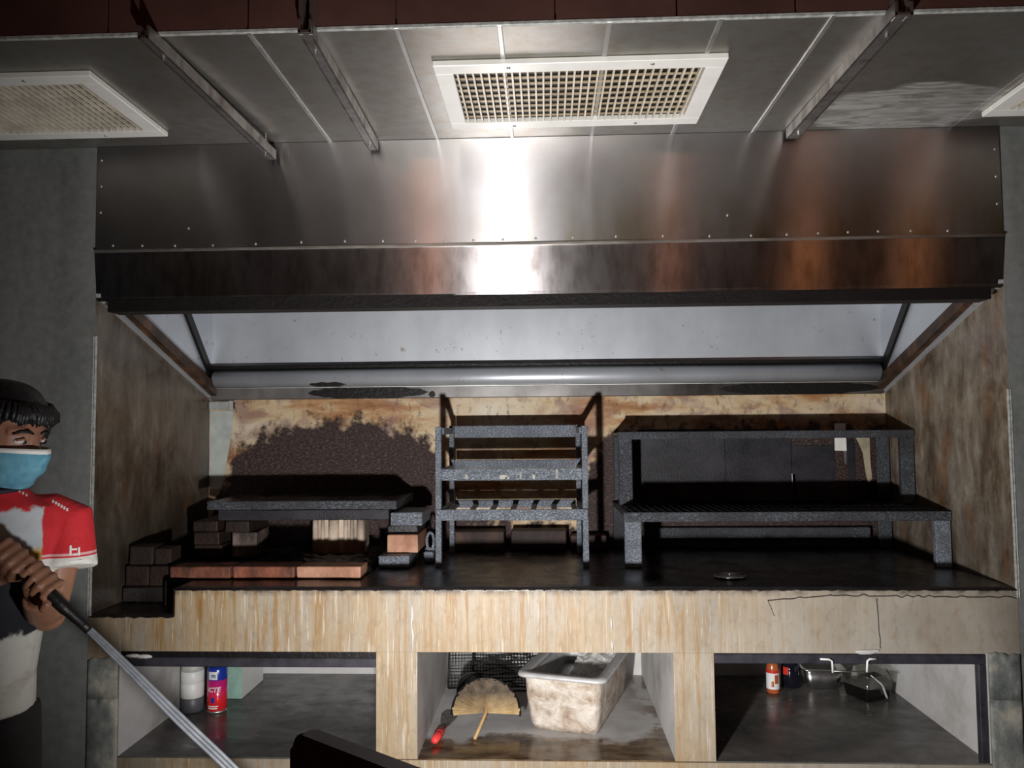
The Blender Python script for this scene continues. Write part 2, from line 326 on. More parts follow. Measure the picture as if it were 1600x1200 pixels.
def side_wall(name, s, label):
    bm = new()
    x0, x1 = (-4, -1.5) if s < 0 else (1.5, 4)
    box(bm, x0, x1, 0, 1.15, 0, 2.6)
    for f in bm.faces:
        c_ = f.calc_center_median()
        if abs(abs(c_.x) - 1.5) < 1e-4: f.material_index = 1
    return struct(name, bm, ['cement', 'side'], label, 'wall')
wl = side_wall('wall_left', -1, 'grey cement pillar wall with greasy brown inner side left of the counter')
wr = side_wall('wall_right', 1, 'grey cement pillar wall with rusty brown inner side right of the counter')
for s, n, z0, z1, wall, lab in ((-1, 'trim_1', 0.9, 1.83, wl, 'pale metal corner bead on the left pillar edge'), (1, 'trim_2', 0.96, 1.62, wr, 'pale metal corner bead on the right pillar edge')):
    bm = new()
    box(bm, s * 1.5 - 0.0035, s * 1.5 - 0.0010, -0.003, 0.006, z0, z1)
    box(bm, s * 1.5 + 0.0030, s * 1.5 + 0.0055, -0.003, 0.006, z0, z1)
    o = struct(n, bm, 'bead', lab, 'trim')
bm = new(); box(bm, -1.5, 1.5, D, 1.15, 0, 2.6); wb = struct('wall_back', bm, 'back', 'cream plaster back wall crusted with rust and soot', 'wall')
def patch(name, poly, mat, th=0.004, lab=None):
    bm = new(); prism(bm, poly, 'Y', D - th, D + 0.002); o = mk(name, bm, mat, wb)
    if lab: o['label'] = lab
    return o
# clean strip of bare cement, small white scrapes and a peeled run in the soot
patch('bare_strip', [(-1.497, 1.25), (-1.44, 1.25), (-1.425, 1.33), (-1.41, 1.42), (-1.395, 1.52), (-1.392, 1.60), (-1.497, 1.60)], simple('bare_grey_plaster', (0.42, 0.45, 0.42), 0.6, var=0.15), 0.003, 'clean pale grey strip beside the soot')
patch('white_tile', [(1.275, 1.402), (1.325, 1.400), (1.323, 1.52), (1.277, 1.52)], 'whitepaint', 0.006, 'small clean white tile scrap')
patch('paint_run', [(1.312, 1.40), (1.325, 1.40), (1.322, 1.345), (1.316, 1.345)], 'greyplastic', 0.005)
patch('scrape_mark', [(1.083, 1.305), (1.100, 1.30), (1.104, 1.255), (1.088, 1.255)], 'white', 0.006, 'white scraped spot')
patch('scrape_mark', [(1.092, 1.255), (1.104, 1.255), (1.104, 1.20), (1.096, 1.20)], 'greyplastic', 0.006)
patch('peeled_run', [(1.36, 1.47), (1.425, 1.47), (1.425, 1.36), (1.43, 1.28), (1.415, 1.255), (1.405, 1.30), (1.395, 1.39), (1.378, 1.435)], simple('peeled_cream', (0.34, 0.29, 0.20), 0.6), 0.005, 'cream peeled run in the soot')
# smoked sheets fixed to the wall behind the right shelves
for x0, x1, z0, z1, th in ((0.42, 0.80, 1.20, 1.50, 0.006), (0.80, 1.085, 1.19, 1.497, 0.010), (1.088, 1.272, 1.20, 1.425, 0.006), (1.33, 1.36, 1.2, 1.45, 0.004)):
    bm = new(); box(bm, x0, x1, D - th, D + 0.002, z0, z1, 0.001); mk('smoked_panel', bm, 'smoked', wb)
bm = new(); box(bm, -1.498, -1.385, D - 0.02, D + 0.002, 1.606, 1.643, 0.004); box(bm, -1.405, -1.385, D - 0.026, D, 1.602, 1.646, 0.003); mk('junction_box', bm, simple('grey_conduit', (0.34, 0.36, 0.35), 0.4), wb)['label'] = 'small grey metal conduit box'

# the stainless duct bottom that makes the ceiling
bm = new(); box(bm, -4, 4, -0.738, 0.0, ZC + 0.006, ZC + 0.05); ceil = struct('ceiling', bm, 'ceil', 'stainless steel duct underside with raised seams forming the ceiling', 'ceiling')
xs = [-4, -2.9, -2.1, -1.7, -0.93, -0.699, -0.335, -0.085, 0.18, 0.446, 0.71, 1.35, 2.4, 4]
for a, c in zip(xs, xs[1:]):
    bm = new(); box(bm, a + 0.001, c - 0.001, -0.752, -0.001, ZC, ZC + 0.008, 0.0006); mk('ceiling_panel', bm, 'ceil', ceil)
for x in (-0.699, -0.335, -0.085, 0.18, 0.446, 0.71):
    bm = new(); box(bm, x - 0.006, x + 0.006, -0.752, -0.002, ZC - 0.004, ZC + 0.002, 0.001); mk('seam_strip', bm, 'seam', ceil)
bm = new(); box(bm, -4, 4, -0.742, -0.70, ZC + 0.02, 3.3); tr = struct('trim_3', bm, 'redpanel', 'red brown upright face of the duct along the top', 'trim')
px = [-4, -3, -2.2, -1.6, -1.05, -0.70, -0.335, 0.05, 0.34, 0.62, 0.86, 1.25, 1.8, 2.6, 4]
for a, c in zip(px, px[1:]):
    bm = new(); box(bm, a + 0.002, c - 0.002, -0.752, -0.740, ZC + 0.006, 3.3, 0.001); mk('duct_panel', bm, 'redpanel', tr)
bm = new(); box(bm, -4, 4, -0.7535, -0.744, ZC - 0.003, ZC + 0.006, 0.001); mk('edge_strip', bm, 'bead', tr)['label'] = 'bright bent steel edge'

# ------------------------------------------------------------------ range hood
hood = thing('range_hood', 'wide stainless range hood with dark front band above the counter', 'range hood', (0, 0.0, 1.9))
bm = new(); box(bm, -1.499, 1.499, -0.010, 0.012, 2.118, ZC - 0.001, 0.001)
fas = mk('fascia_panel', bm, 'fascia', hood)
bm = new(); box(bm, -1.499, 1.499, -0.018, 0.004, 2.112, 2.120, 0.001); mk('trim_lip', bm, 'gutter', hood)['label'] = 'bright bent lip under the fascia'
# screw mesh is built round its own origin
x = -1.44
ROOT_h = ROOT[hood.name]
bm = new(); lathe(bm, (0, 0, 0), [(0.0001, 0.003), (0.003, 0.0024), (0.0042, 0.001), (0.0042, 0)], 8); xf(bm, Matrix.Rotation(math.radians(90), 4, 'X'))
me_s = bpy.data.meshes.new('screw'); bm.to_mesh(me_s); bm.free(); me_s.materials.append(MT['seam'])
def put_screw(p, par):
    o = bpy.data.objects.new('screw', me_s); COL.objects.link(o); o.parent = par; o.location = Vector(p) - ROOT[par.name]; return o
while x < 1.46:
    put_screw((x, -0.010, 2.134 + 0.003 * math.sin(x * 7)), fas); x += 0.125 + 0.03 * math.sin(x * 5)
for z in (2.22, 2.31, 2.40): put_screw((-1.485, -0.010, z + 0.03), fas); put_screw((1.485, -0.010, z), fas)
put_screw((0.62, -0.010, 2.20), fas); put_screw((-1.18, -0.010, 2.19), fas)
bm = new(); prism(bm, [(-0.012, 2.113), (-0.008, 2.113), (0.006, 1.957), (0.002, 1.957)], 'X', -1.499, 1.499); mk('front_band', bm, 'band', hood)['label'] = 'dark greasy mirror-like front band'
bm = new(); box(bm, -1.46, 1.46, 0.0, 0.075, 1.912, 1.958, 0.003); jitter(bm, 0.002); mk('front_gutter', bm, 'black', hood)['label'] = 'black greasy drip channel under the band'
bm = new(); box(bm, -1.496, 1.496, 0.000, 0.014, 1.950, 1.960, 0.001); mk('bottom_edge', bm, 'band', hood)
for s in (-1, 1):
    q = 1.4995
    def sx(a, c): return (s * a, s * c) if s > 0 else (s * c, s * a)
    A, B = (0.0, 1.962), (0.925, 1.652)
    x0, x1 = sx(1.484, q)
    bm = new(); prism(bm, [A, B, (0.925, 2.40), (0.015, 2.40)], 'X', x0 if s > 0 else x0, x1); mk('side_panel', bm, 'hoodin', hood)
    x0, x1 = sx(1.455, q)
    bm = new(); prism(bm, [(A[0] + 0.08, A[1] - 0.012), (B[0], B[1] + 0.006), (B[0], B[1] + 0.055), (A[0] + 0.08, A[1] + 0.028)], 'X', x0, x1); mk('side_flange', bm, 'rust', hood)['label'] = 'rust brown sloping bottom flange'
    x0, x1 = sx(1.472, q)
    bm = new(); prism(bm, [(0.30, 2.31), (0.885, 1.735), (0.925, 1.75), (0.36, 2.31)], 'X', x0, x1); mk('side_channel', bm, 'black', hood)
bm = new(); box(bm, -1.484, 1.484, 0.914, 0.928, 1.79, 2.40); mk('inner_panel', bm, 'hoodin', hood)['label'] = 'pale polished inner back panel'
bm = new(); box(bm, -1.484, 1.484, 0.02, 0.925, 2.40, 2.41); mk('hood_roof', bm, 'hoodin', hood)
bm = new()
prof = [(0.905, 1.785), (0.885, 1.782), (0.862, 1.768), (0.850, 1.745), (0.852, 1.722), (0.868, 1.706), (0.905, 1.700)]
prism(bm, prof, 'X', -1.46, 1.46); mk('grease_gutter', bm, 'hoodin', hood, True)['label'] = 'half round grease gutter along the back'
bm = new(); box(bm, -1.48, 1.48, 0.868, 0.925, 1.783, 1.798, 0.002); jitter(bm, 0.003, 20); mk('drip_line', bm, 'black', hood)
bm = new(); box(bm, -1.484, 1.484, 0.898, 0.927, 1.648, 1.698, 0.002); mk('back_flange', bm, stainless('smoked_flange_steel', (0.015, 0.013, 0.012), (0.34, 0.33, 0.32), 0.38, 0.48, 0, None, None, 1.6).m, hood)
for xa, xb, za, zb_ in ((-1.04, -0.50, 1.649, 1.702), (0.78, 1.47, 1.649, 1.702), (-1.02, -0.86, 1.70, 1.72), (-0.50, -0.47, 1.65, 1.68)):
    bm = new(); n_ = 60; rings = []
    for i in range(n_ + 1):
        x_ = xa + (xb - xa) * i / n_; e_ = max(0.05, min(1.0, (4 * min(i, n_ - i) / n_)) ** 0.5 + 0.18 * noise.noise(Vector((x_ * 25, zb_, 2)))); q_ = 0.004 * noise.noise(Vector((x_ * 40, za, 0)))
        zm = (za + zb_) / 2; hh = (zb_ - za) / 2 * e_
        yf = 0.894 if za < 1.69 else 0.846
        rings.append([(x_, yf, zm - hh), (x_, yf, zm + hh + q_ - 0.003), (x_, yf + 0.006, zm + hh + q_ - 0.003), (x_, yf + 0.006, zm - hh)])
    loft(bm, rings); mk('tar_patch', bm, 'black', hood)
bm = new(); box(bm, -1.484, 1.484, 0.888, 0.900, 1.697, 1.702, 0.001); mk('flange_lip', bm, 'seam', hood)

# ------------------------------------------------------------------ air grilles
def grille(x0, label):
    W_, L_ = 0.775, 0.44
    g = thing('air_grille', label, 'air vent', (x0, -0.57, ZC), 'air grilles in the duct underside')
    X0, X1, Y0, Y1 = x0, x0 + W_, -0.575, -0.13
    bm = new()
    fwd = 0.050
    for (a, c, e, f) in ((X0, X1, Y0, Y0 + fwd), (X0, X1, Y1 - fwd, Y1), (X0, X0 + fwd, Y0 + fwd, Y1 - fwd), (X1 - fwd, X1, Y0 + fwd, Y1 - fwd)):
        box(bm, a, c, e, f, ZC - 0.017, ZC - 0.0005, 0.002)
    mk('frame', bm, 'whitepaint', g)
    bm = new(); box(bm, X0 + fwd, X1 - fwd, Y0 + fwd, Y1 - fwd, ZC - 0.0016, ZC - 0.0004); mk('dark_throat', bm, 'black', g)
    n = 32
    pit = (W_ - 2 * fwd) / n
    first = None
    for i in range(n):
        xx = X0 + fwd + pit * (i + 0.5)
        if first is None:
            bm = new(); box(bm, xx - 0.0026, xx + 0.0026, Y0 + fwd, Y1 - fwd, ZC - 0.0165, ZC - 0.0075); first = mk('louver_blade', bm, 'whitelouver', g); o = first
        else:
            o = first.copy(); COL.objects.link(o); o.parent = g; o.location = (pit * i, 0, 0)
    first = None
    m_ = 9
    pit2 = (L_ - 2 * fwd) / m_
    for i in range(m_):
        yy = Y0 + fwd + pit2 * (i + 0.5)
        if first is None:
            bm = new(); box(bm, X0 + fwd, X1 - fwd, yy - 0.0048, yy + 0.0048, ZC - 0.0065, ZC - 0.0035); first = mk('cross_blade', bm, 'louver', g); o = first
        else:
            o = first.copy(); COL.objects.link(o); o.parent = g; o.location = (0, pit2 * i, 0)
    for xx, yy in ((0.2, Y0 + 0.02), (0.58, Y0 + 0.02), (0.2, Y1 - 0.02), (0.58, Y1 - 0.02)):
        bm = new(); lathe(bm, (x0 + xx, yy, ZC - 0.0195), [(0.0001, 0), (0.005, 0.001), (0.006, 0.003)], 8); mk('screw', bm, 'zinc', g, True)
    return g
g0 = grille(-0.272, 'white framed grille with greasy louvers in the middle of the duct')
for x, lab in ((-1.972, 'white framed grille at the left end of the duct above the worker'), (1.381, 'white grille corner at the far right end of the duct')):
    c = copy_tree(g0); c.location.x = x; c['label'] = lab

# ------------------------------------------------------------------ hanging rails under the duct
def rail(name, x0, x1, z0, z1, label, hanger=True, w_=0.024):
    t = thing(name, label, 'rail', (x1, -0.03, z1))
    bm = new()
    a = Vector((x0, -0.80, z0)); c = Vector((x1, -0.03, z1))
    for ox, oz, ww, hh in ((0, 0, w_, 0.003), (-w_ * 0.9, 0.013, 0.003, 0.016), (w_ * 0.9, 0.013, 0.003, 0.016)):
        rings = []
        for p in (a, c):
            rings.append([p + Vector((ox + sx_ * ww, 0, oz + sz_ * hh)) for sx_, sz_ in ((-1, -1), (1, -1), (1, 1), (-1, 1))])
        loft(bm, rings)
    mk('channel', bm, 'zinc', t)
    # bolts that tie the channel to the duct
    for f in (0.12, 0.93):
        p = a.lerp(c, f); bm = new(); tube(bm, [p + Vector((0, 0, -0.012)), (p.x, p.y, ZC)], 0.005, 8); mk('bolt', bm, 'zinc', t)
    if hanger:
        bm = new(); box(bm, x0 - 0.018, x0 - 0.006, -0.79, -0.768, z0 - 0.004, 3.29, 0.001); box(bm, x0 + 0.008, x0 + 0.018, -0.79, -0.768, z0 - 0.004, 3.29, 0.001); mk('hanger', bm, 'zinc', t)
    return t
rail('hanging_rail', -0.935, -0.889, 2.447, 2.415, 'galvanised channel rail under the duct nearest the left grille', False, 0.012)
rail('hanging_rail', -0.545, -0.548, 2.450, 2.440, 'galvanised channel rail with hanger left of the middle grille', True, 0.015)
rail('hanging_rail', 0.850, 0.832, 2.450, 2.446, 'galvanised channel rail with hanger right of the middle grille', True, 0.020)

# ------------------------------------------------------------------ counter
ctr = thing('masonry_counter', 'long cement grill counter streaked with ochre drips and three open bays', 'counter', (0, 0, 0))
bm = new()
for xn, ya, yb in ((-1.21, 0.0, 0.145), (-1.312, 0.145, 0.30)):
    prism(bm, [(-1.499, 0.786), (1.499, 0.786), (1.499, CT), (xn, CT), (xn, NZ), (-1.499, NZ)], 'Y', ya, yb)
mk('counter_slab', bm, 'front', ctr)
bm = new(); box(bm, -1.499, 1.499, 0.3005, D - 0.001, 0.786, CT); mk('rear_slab', bm, 'bay', ctr)
for x0, x1 in ((-1.499, -1.392), (-0.541, -0.407), (0.417, 0.545), (1.397, 1.499)):
    bm = new(); box(bm, x0, x1, 0.0, D - 0.002, FL, 0.7855)
    for f in bm.faces:
        if abs(f.calc_center_median().y) > 1e-3: f.material_index = 1
    mk('bay_pier', bm, ['front', 'bay'], ctr)
bm = new(); box(bm, -1.499, 1.499, 0.0, D - 0.002, 0.0, FL - 0.004)
mk('plinth', bm, 'front', ctr)
for x0, x1, m in ((-1.391, -0.5415, 'darkfloor'), (-0.4065, 0.4165, 'wetfloor'), (0.5455, 1.3965, 'darkfloor')):
    bm = new(); box(bm, x0, x1, 0.004, D - 0.004, FL - 0.004, FL); mk('bay_floor', bm, m, ctr)
    bm = new(); box(bm, x0, x1, 0.895, D - 0.003, FL, 0.785); mk('bay_back', bm, 'bay', ctr)
for x0, x1, z0, z1 in ((-1.391, -0.541, 0.735, 0.765), (0.546, 1.396, 0.752, 0.783)):
    bm = new(); box(bm, x0, x1, 0.002, 0.035, z0, z1, 0.003); mk('lintel', bm, 'lintel', ctr)['label'] = 'dark steel lintel over the bay'
bm = new(); box(bm, -1.391, -0.541, 0.004, 0.30, 0.766, 0.7858); mk('lintel_bed', bm, 'black', ctr)
bm = new(); box(bm, 1.372, 1.396, 0.004, 0.03, FL, 0.752, 0.002); mk('jamb', bm, 'lintel', ctr)
# black grease layer on top, ragged front edge
def layer(name, x0, x1, y0, y1, z, th, nx, ny, rag, mat):
    bm = new(); g = []
    for j in range(ny + 1):
        row = []
        for i in range(nx + 1):
            x_ = x0 + (x1 - x0) * i / nx; y_ = y0 + (y1 - y0) * j / ny
            if j == 0: y_ += rag * noise.noise(Vector((x_ * 17, 3.1, 0)))
            h = th * (1 + 0.6 * noise.noise(Vector((x_ * 9, y_ * 9, 1.7)))) if 0 < j else th * 0.4
            row.append(bm.verts.new((x_, y_, z + max(h, 0.0006))))
        g.append(row)
    low = [bm.verts.new((v_.co.x, v_.co.y, z - 0.0005 - (0.004 * (0.6 + noise.noise(Vector((v_.co.x * 45, 0, 0)))) if rag else 0))) for v_ in g[0]]
    for j in range(ny):
        for i in range(nx): bm.faces.new((g[j][i], g[j][i + 1], g[j + 1][i + 1], g[j + 1][i]))
    for i in range(nx): bm.faces.new((low[i], low[i + 1], g[0][i + 1], g[0][i]))
    o = mk(name, bm, mat, ctr, True); return o
layer('grease_layer', -1.209, 1.496, -0.003, D - 0.004, CT, 0.004, 220, 26, 0.0015, 'grease')['label'] = 'black burnt grease coating the top'
layer('grease_layer', -1.312, -1.209, 0.145, 0.30, CT, 0.003, 10, 10, 0.0, 'grease')
layer('grease_layer', -1.496, -1.209, 0.301, D - 0.004, CT, 0.003, 20, 20, 0.0, 'grease')
layer('grease_layer', -1.496, -1.212, -0.003, 0.30, NZ, 0.004, 40, 10, 0.0015, 'grease')
bm = new(); box(bm, -1.216, -1.2105, -0.002, 0.145, NZ, CT + 0.002); box(bm, -1.312, -1.2105, 0.140, 0.1445, NZ, CT + 0.002); mk('grease_edge', bm, 'grease', ctr)
# cracks in the right end of the front
def crack(pts, r=0.0016):
    bm = new(); tube(bm, [(x_, -0.0006, z_) for x_, z_ in pts], r, 5); mk('crack', bm, 'black', ctr)
def wander(a, c, n, amp):
    return [(a[0] + (c[0] - a[0]) * i / n + amp * 0.4 * noise.noise(Vector((i * 1.7, a[0], 0))), a[1] + (c[1] - a[1]) * i / n + amp * noise.noise(Vector((i * 0.9, a[1], 5)))) for i in range(n + 1)]
crack(wander((0.72, 0.952), (0.92, 0.968), 12, 0.006)); crack(wander((0.92, 0.968), (1.495, 0.962), 34, 0.010)); crack(wander((1.062, 0.958), (1.068, 0.800), 14, 0.007), 0.0014)
crack(wander((0.72, 0.952), (0.74, 0.90), 6, 0.004), 0.001)
# plaster left proud and broken on the two end piers
def plaster(x0, x1, z0, z1, mat, seed, lab=None):
    bm = new(); n = 14
    f_ = []; k_ = []
    for i in range(n + 1):
        x_ = x0 + (x1 - x0) * i / n
        zt = z1 + 0.018 * noise.noise(Vector((x_ * 40, seed, 0)))
        bul = 0.004 * math.sin(math.pi * i / n) ** 0.3
        f_.append([(x_, -0.004 - bul * q, z0 + (zt - z0) * h) for h, q in ((0, 0.8), (0.3, 1), (0.6, 1), (0.9, 0.9), (1, 0.4))])
    rings = [[*r, (r[-1][0], 0.001, r[-1][2]), (r[0][0], 0.001, r[0][2])] for r in f_]
    loft(bm, rings); o = mk('plaster_skin', bm, mat, ctr, True)
    if lab: o['label'] = lab
b = NB('mouldy_plaster'); v = b.noise(9, (1, 1, 0.7), 5, 0.65)
b.set(col=b.ramp(v, [(0.3, (0.04, 0.05, 0.048)), (0.5, (0.15, 0.16, 0.15)), (0.64, (0.34, 0.32, 0.27))]), rough=0.65); b.bump(b.noise(40), 0.4, 0.005); MT['mould'] = b.m
plaster(-1.498, -1.394, 0.30, 0.64, 'mould', 1.3); plaster(-1.498, -1.396, 0.632, 0.765, 'mould', 4.4)
plaster(1.399, 1.498, 0.30, 0.650, 'mould', 7.7); plaster(1.400, 1.498, 0.645, 0.79, 'mould', 9.1)
for p, s in (((1.02, -0.004, 0.792), 0.02), ((1.045, -0.004, 0.795), 0.012), ((-1.345, -0.003, 0.772), 0.016), ((-1.31, -0.003, 0.770), 0.018)):
    bm = new(); r_ = bmesh.ops.create_icosphere(bm, subdivisions=2, radius=1); jitter(bm, 0.25, 1.3); xf(bm, Matrix.Translation(p) @ Matrix.Diagonal((s * 1.6, s * 0.35, s * 0.4, 1))); mk('plaster_chip', bm, 'bay', ctr)

for pts in ([(-0.425, 0.935), (-0.423, 0.90), (-0.427, 0.87), (-0.421, 0.84), (-0.423, 0.79)], [(0.222, 0.824), (0.223, 0.795)], [(0.220, 0.90), (0.221, 0.86)]):
    bm = new(); tube(bm, [(x_, -0.0005, z_) for x_, z_ in pts], [0.0028 + 0.0016 * math.sin(i * 2.3) for i in range(len(pts))], 6, flat=0.6); mk('pale_drip', bm, 'bay', ctr, True)

# ------------------------------------------------------------------ bricks and the low fire pit at left
BR = {}
def brick(x0, x1, y0, y1, z0, z1, mat, label, rot=0.0, group='loose bricks of the fire pit'):
    key = (round(x1 - x0, 3), round(y1 - y0, 3), round(z1 - z0, 3), mat)
    base = ((x0 + x1) / 2, (y0 + y1) / 2, z0)
    bm = new(); hx, hy, h = (x1 - x0) / 2, (y1 - y0) / 2, z1 - z0
    box(bm, -hx, hx, -hy, hy, 0, h, min(0.005, h * 0.15), 2)
    jitter(bm, 0.0022, 14 + 3 * random.random()) if False else None
    for v_ in bm.verts:
        d_ = noise.noise_vector(Vector((v_.co.x * 22 + x0 * 9, v_.co.y * 22 + y0 * 7, v_.co.z * 22 + z0 * 5))) * 0.003
        if v_.co.z < 0.002: d_.z = 0
        v_.co += d_
    o = mk('brick', bm, mat); o.location = base; o.rotation_euler.z = rot
    tag(o, label, 'brick', group); return o
z0 = CT + 0.004
brick(-1.305, -1.088, 0.155, 0.262, z0, z0 + 0.043, 'brick', 'dark red brick at the left end of the front row of three')
brick(-1.080, -0.862, 0.155, 0.262, z0, z0 + 0.043, 'brick', 'red brown brick in the middle of the front row of three')
brick(-0.855, -0.630, 0.157, 0.264, z0, z0 + 0.043, 'brickpale', 'pale scorched brick at the right end of the front row of three')
# left heap on the lowered corner
zb = NZ + 0.003
brick(-1.490, -1.320, 0.19, 0.296, zb + 0.003, zb + 0.056, 'grease', 'black tarred block on the lowered left corner under two bricks', 0)
brick(-1.486, -1.402, 0.20, 0.296, zb + 0.0575, zb + 0.128, 'bricksoot', 'soot brown brick in the corner, beside the orange edged one')
brick(-1.398, -1.320, 0.20, 0.296, zb + 0.0575, zb + 0.128, 'bricksoot', 'orange edged sooty brick on the black tarred block')
brick(-1.478, -1.392, 0.21, 0.298, zb + 0.130, zb + 0.196, 'bricksoot', 'topmost sooty brick of the corner heap, against the left wall')
brick(-1.388, -1.328, 0.215, 0.298, zb + 0.130, zb + 0.188, 'bricksoot', 'small half brick on top of the corner heap')
# pit bed of ash and charcoal
bm = new(); nx, ny = 70, 40; g = []
for j in range(ny + 1):
    row = []
    for i in range(nx + 1):
        x_ = -1.36 + 0.735 * i / nx; y_ = 0.268 + 0.60 * j / ny
        e_ = min(i, nx - i, j, ny - j)
        near = (x_ < -1.12 and y_ > 0.43) or (-0.97 < x_ < -0.69 and y_ > 0.58) or (x_ > -0.64)
        h = 0.002 if e_ == 0 else 0.015 if near else 0.018 + 0.012 * noise.noise(Vector((x_ * 30, y_ * 30, 2))) + 0.010 * noise.noise(Vector((x_ * 8, y_ * 8, 5)))
        row.append(bm.verts.new((x_, y_, z0 + max(h, 0.001))))
    g.append(row)
for j in range(ny):
    for i in range(nx): bm.faces.new((g[j][i], g[j][i + 1], g[j + 1][i + 1], g[j + 1][i]))
tag(mk('charcoal_ash', bm, 'black', base=(-1.0, 0.55, CT)), 'black charcoal ash bed behind the row of three bricks', 'ash', kind='stuff')
# piers and slabs of the pit roof
zp = CT + 0.006
brick(-0.612, -0.498, 0.37, 0.60, zp, zp + 0.046, 'char', 'crusted grey brick at the foot of the right pier')
brick(-0.592, -0.474, 0.43, 0.66, zp + 0.047, zp + 0.115, 'brickpale', 'orange brick end in the middle of the right pier')
brick(-0.600, -0.480, 0.47, 0.68, zp + 0.116, zp + 0.147, 'black', 'thin black brick above the orange one in the right pier')
brick(-0.582, -0.458, 0.44, 0.66, zp + 0.148, zp + 0.198, 'char', 'crusted blue grey brick topping the right pier, beside the slab')
brick(-1.350, -1.240, 0.45, 0.67, zp + 0.02, zp + 0.075, 'bricksoot', 'lowest soot brown brick of the left pier')
brick(-1.352, -1.250, 0.45, 0.67, zp + 0.076, zp + 0.124, 'bricksoot', 'crusted dark brick in the middle of the left pier')
brick(-1.360, -1.262, 0.46, 0.68, zp + 0.125, zp + 0.166, 'bricksoot', 'uppermost brown brick of the left pier under the slab')
brick(-1.228, -1.132, 0.50, 0.70, zp + 0.02, zp + 0.118, 'brickash2', 'ash pale broken brick leaning inside the left pier', 0.1)
brick(-1.236, -1.142, 0.47, 0.69, zp + 0.120, zp + 0.166, 'bricksoot', 'sooty brick over the ash pale broken one')
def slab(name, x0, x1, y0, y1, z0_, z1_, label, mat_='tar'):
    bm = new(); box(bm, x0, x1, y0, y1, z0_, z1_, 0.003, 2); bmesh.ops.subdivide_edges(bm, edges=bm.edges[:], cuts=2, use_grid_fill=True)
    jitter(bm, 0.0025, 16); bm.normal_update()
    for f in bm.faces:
        if abs(f.normal.z) > 0.8: f.material_index = 1  # flat faces take the black material as painted shade
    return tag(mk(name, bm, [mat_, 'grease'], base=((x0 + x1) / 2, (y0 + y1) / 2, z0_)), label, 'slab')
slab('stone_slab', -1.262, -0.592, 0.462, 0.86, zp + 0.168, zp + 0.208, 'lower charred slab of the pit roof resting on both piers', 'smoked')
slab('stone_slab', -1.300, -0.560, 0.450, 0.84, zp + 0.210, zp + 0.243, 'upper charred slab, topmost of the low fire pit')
# ribbed pale firebrick under the slab
fb = thing('fire_brick', 'pale ribbed firebrick under the pit slabs', 'brick', (-0.83, 0.66, CT + 0.02))
bm = new(); box(bm, -0.935, -0.725, 0.63, 0.72, CT + 0.02, CT + 0.16, 0.004, 2); mk('block', bm, 'ashbrick', fb)
for x_, w_ in ((-0.925, 0.012), (-0.895, 0.008), (-0.85, 0.022), (-0.80, 0.010), (-0.775, 0.009), (-0.74, 0.016)):
    bm = new(); tube(bm, [(x_, 0.627, CT + 0.022), (x_, 0.627, CT + 0.157)], w_, 10); mk('rib', bm, 'ashbrick', fb, True)
# bits beside the right pier
bm = new(); box(bm, -0.462, -0.425, 0.50, 0.60, CT + 0.006, CT + 0.045, 0.006, 2); jitter(bm, 0.005, 30); tag(mk('brick_chunk', bm, 'char', base=(-0.445, 0.55, CT + 0.006)), 'crusted broken chunk between the right pier and the rack', 'brick')
t = thing('iron_shackle', 'small charred iron link standing beside the rack post', 'iron link', (-0.442, 0.54, CT + 0.046))
bm = new()
tube(bm, [(-0.442 + 0.014 * math.cos(a), 0.54, CT + 0.082 + 0.034 * math.sin(a)) for a in [2 * math.pi * i / 16 for i in range(17)]], 0.006, 8); mk('link', bm, 'char', t, True)
bm = new(); tube(bm, [(-0.462, 0.54, CT + 0.052), (-0.422, 0.54, CT + 0.052)], 0.006, 8); mk('pin', bm, 'char', t, True)
# two bricks lying against the back wall behind the rack and a third at their right
brick(-0.400, -0.165, 0.80, 0.90, CT + 0.006, CT + 0.088, 'brickdark', 'dark brick by the back wall seen through the rack, left one', 0.03, 'bricks against the back wall')
brick(-0.135, 0.100, 0.80, 0.90, CT + 0.006, CT + 0.090, 'brickdark', 'brown brick by the back wall seen through the rack, right one', -0.03, 'bricks against the back wall')
brick(0.118, 0.27, 0.82, 0.90, CT + 0.006, CT + 0.066, 'brickdark', 'low sooty brick by the back wall between the rack and the shelves', 0.0, 'bricks against the back wall')

# ------------------------------------------------------------------ charred rack in the middle
rk = thing('iron_rack', 'charred two-tier iron rack standing in the middle of the counter', 'rack', (-0.115, 0.6, CT))
def bar(par, name, x0, x1, y0, y1, z0_, z1_, mat='char', bev=0.002):
    bm = new(); box(bm, x0, x1, y0, y1, z0_, z1_, bev); return mk(name, bm, mat, par)
zt = CT + 0.003
for x0, x1 in ((-0.403, -0.381), (0.152, 0.174)):
    bar(rk, 'post', x0, x1, 0.405, 0.435, zt, 1.517)
    xb0, xb1 = (x0 + 0.012, x1 + 0.010) if x0 < 0 else (x0 - 0.010, x1 - 0.012)
    bar(rk, 'post', xb0, xb1, 0.745, 0.770, zt, 1.523)
    for zz in (1.180, 1.330, 1.487): bar(rk, 'side_rail', xb0 + 0.002, xb1 - 0.002, 0.435, 0.745, zz, zz + 0.026)
bar(rk, 'front_rail', -0.381, 0.152, 0.408, 0.420, 1.313, 1.357, 'char')
bar(rk, 'front_rail', -0.400, 0.171, 0.394, 0.405, 1.164, 1.205, 'char')
bar(rk, 'back_rail', -0.369, 0.140, 0.748, 0.762, 1.472, 1.522)
bar(rk, 'back_rail', -0.369, 0.140, 0.748, 0.762, 1.342, 1.378)
bar(rk, 'back_rail', -0.369, 0.140, 0.748, 0.762, 1.178, 1.211)
for i in range(7):
    x_ = -0.358 + i * 0.081
    bar(rk, 'shelf_slat', x_ - 0.011, x_ + 0.011, 0.406, 0.747, 1.1855, 1.194)
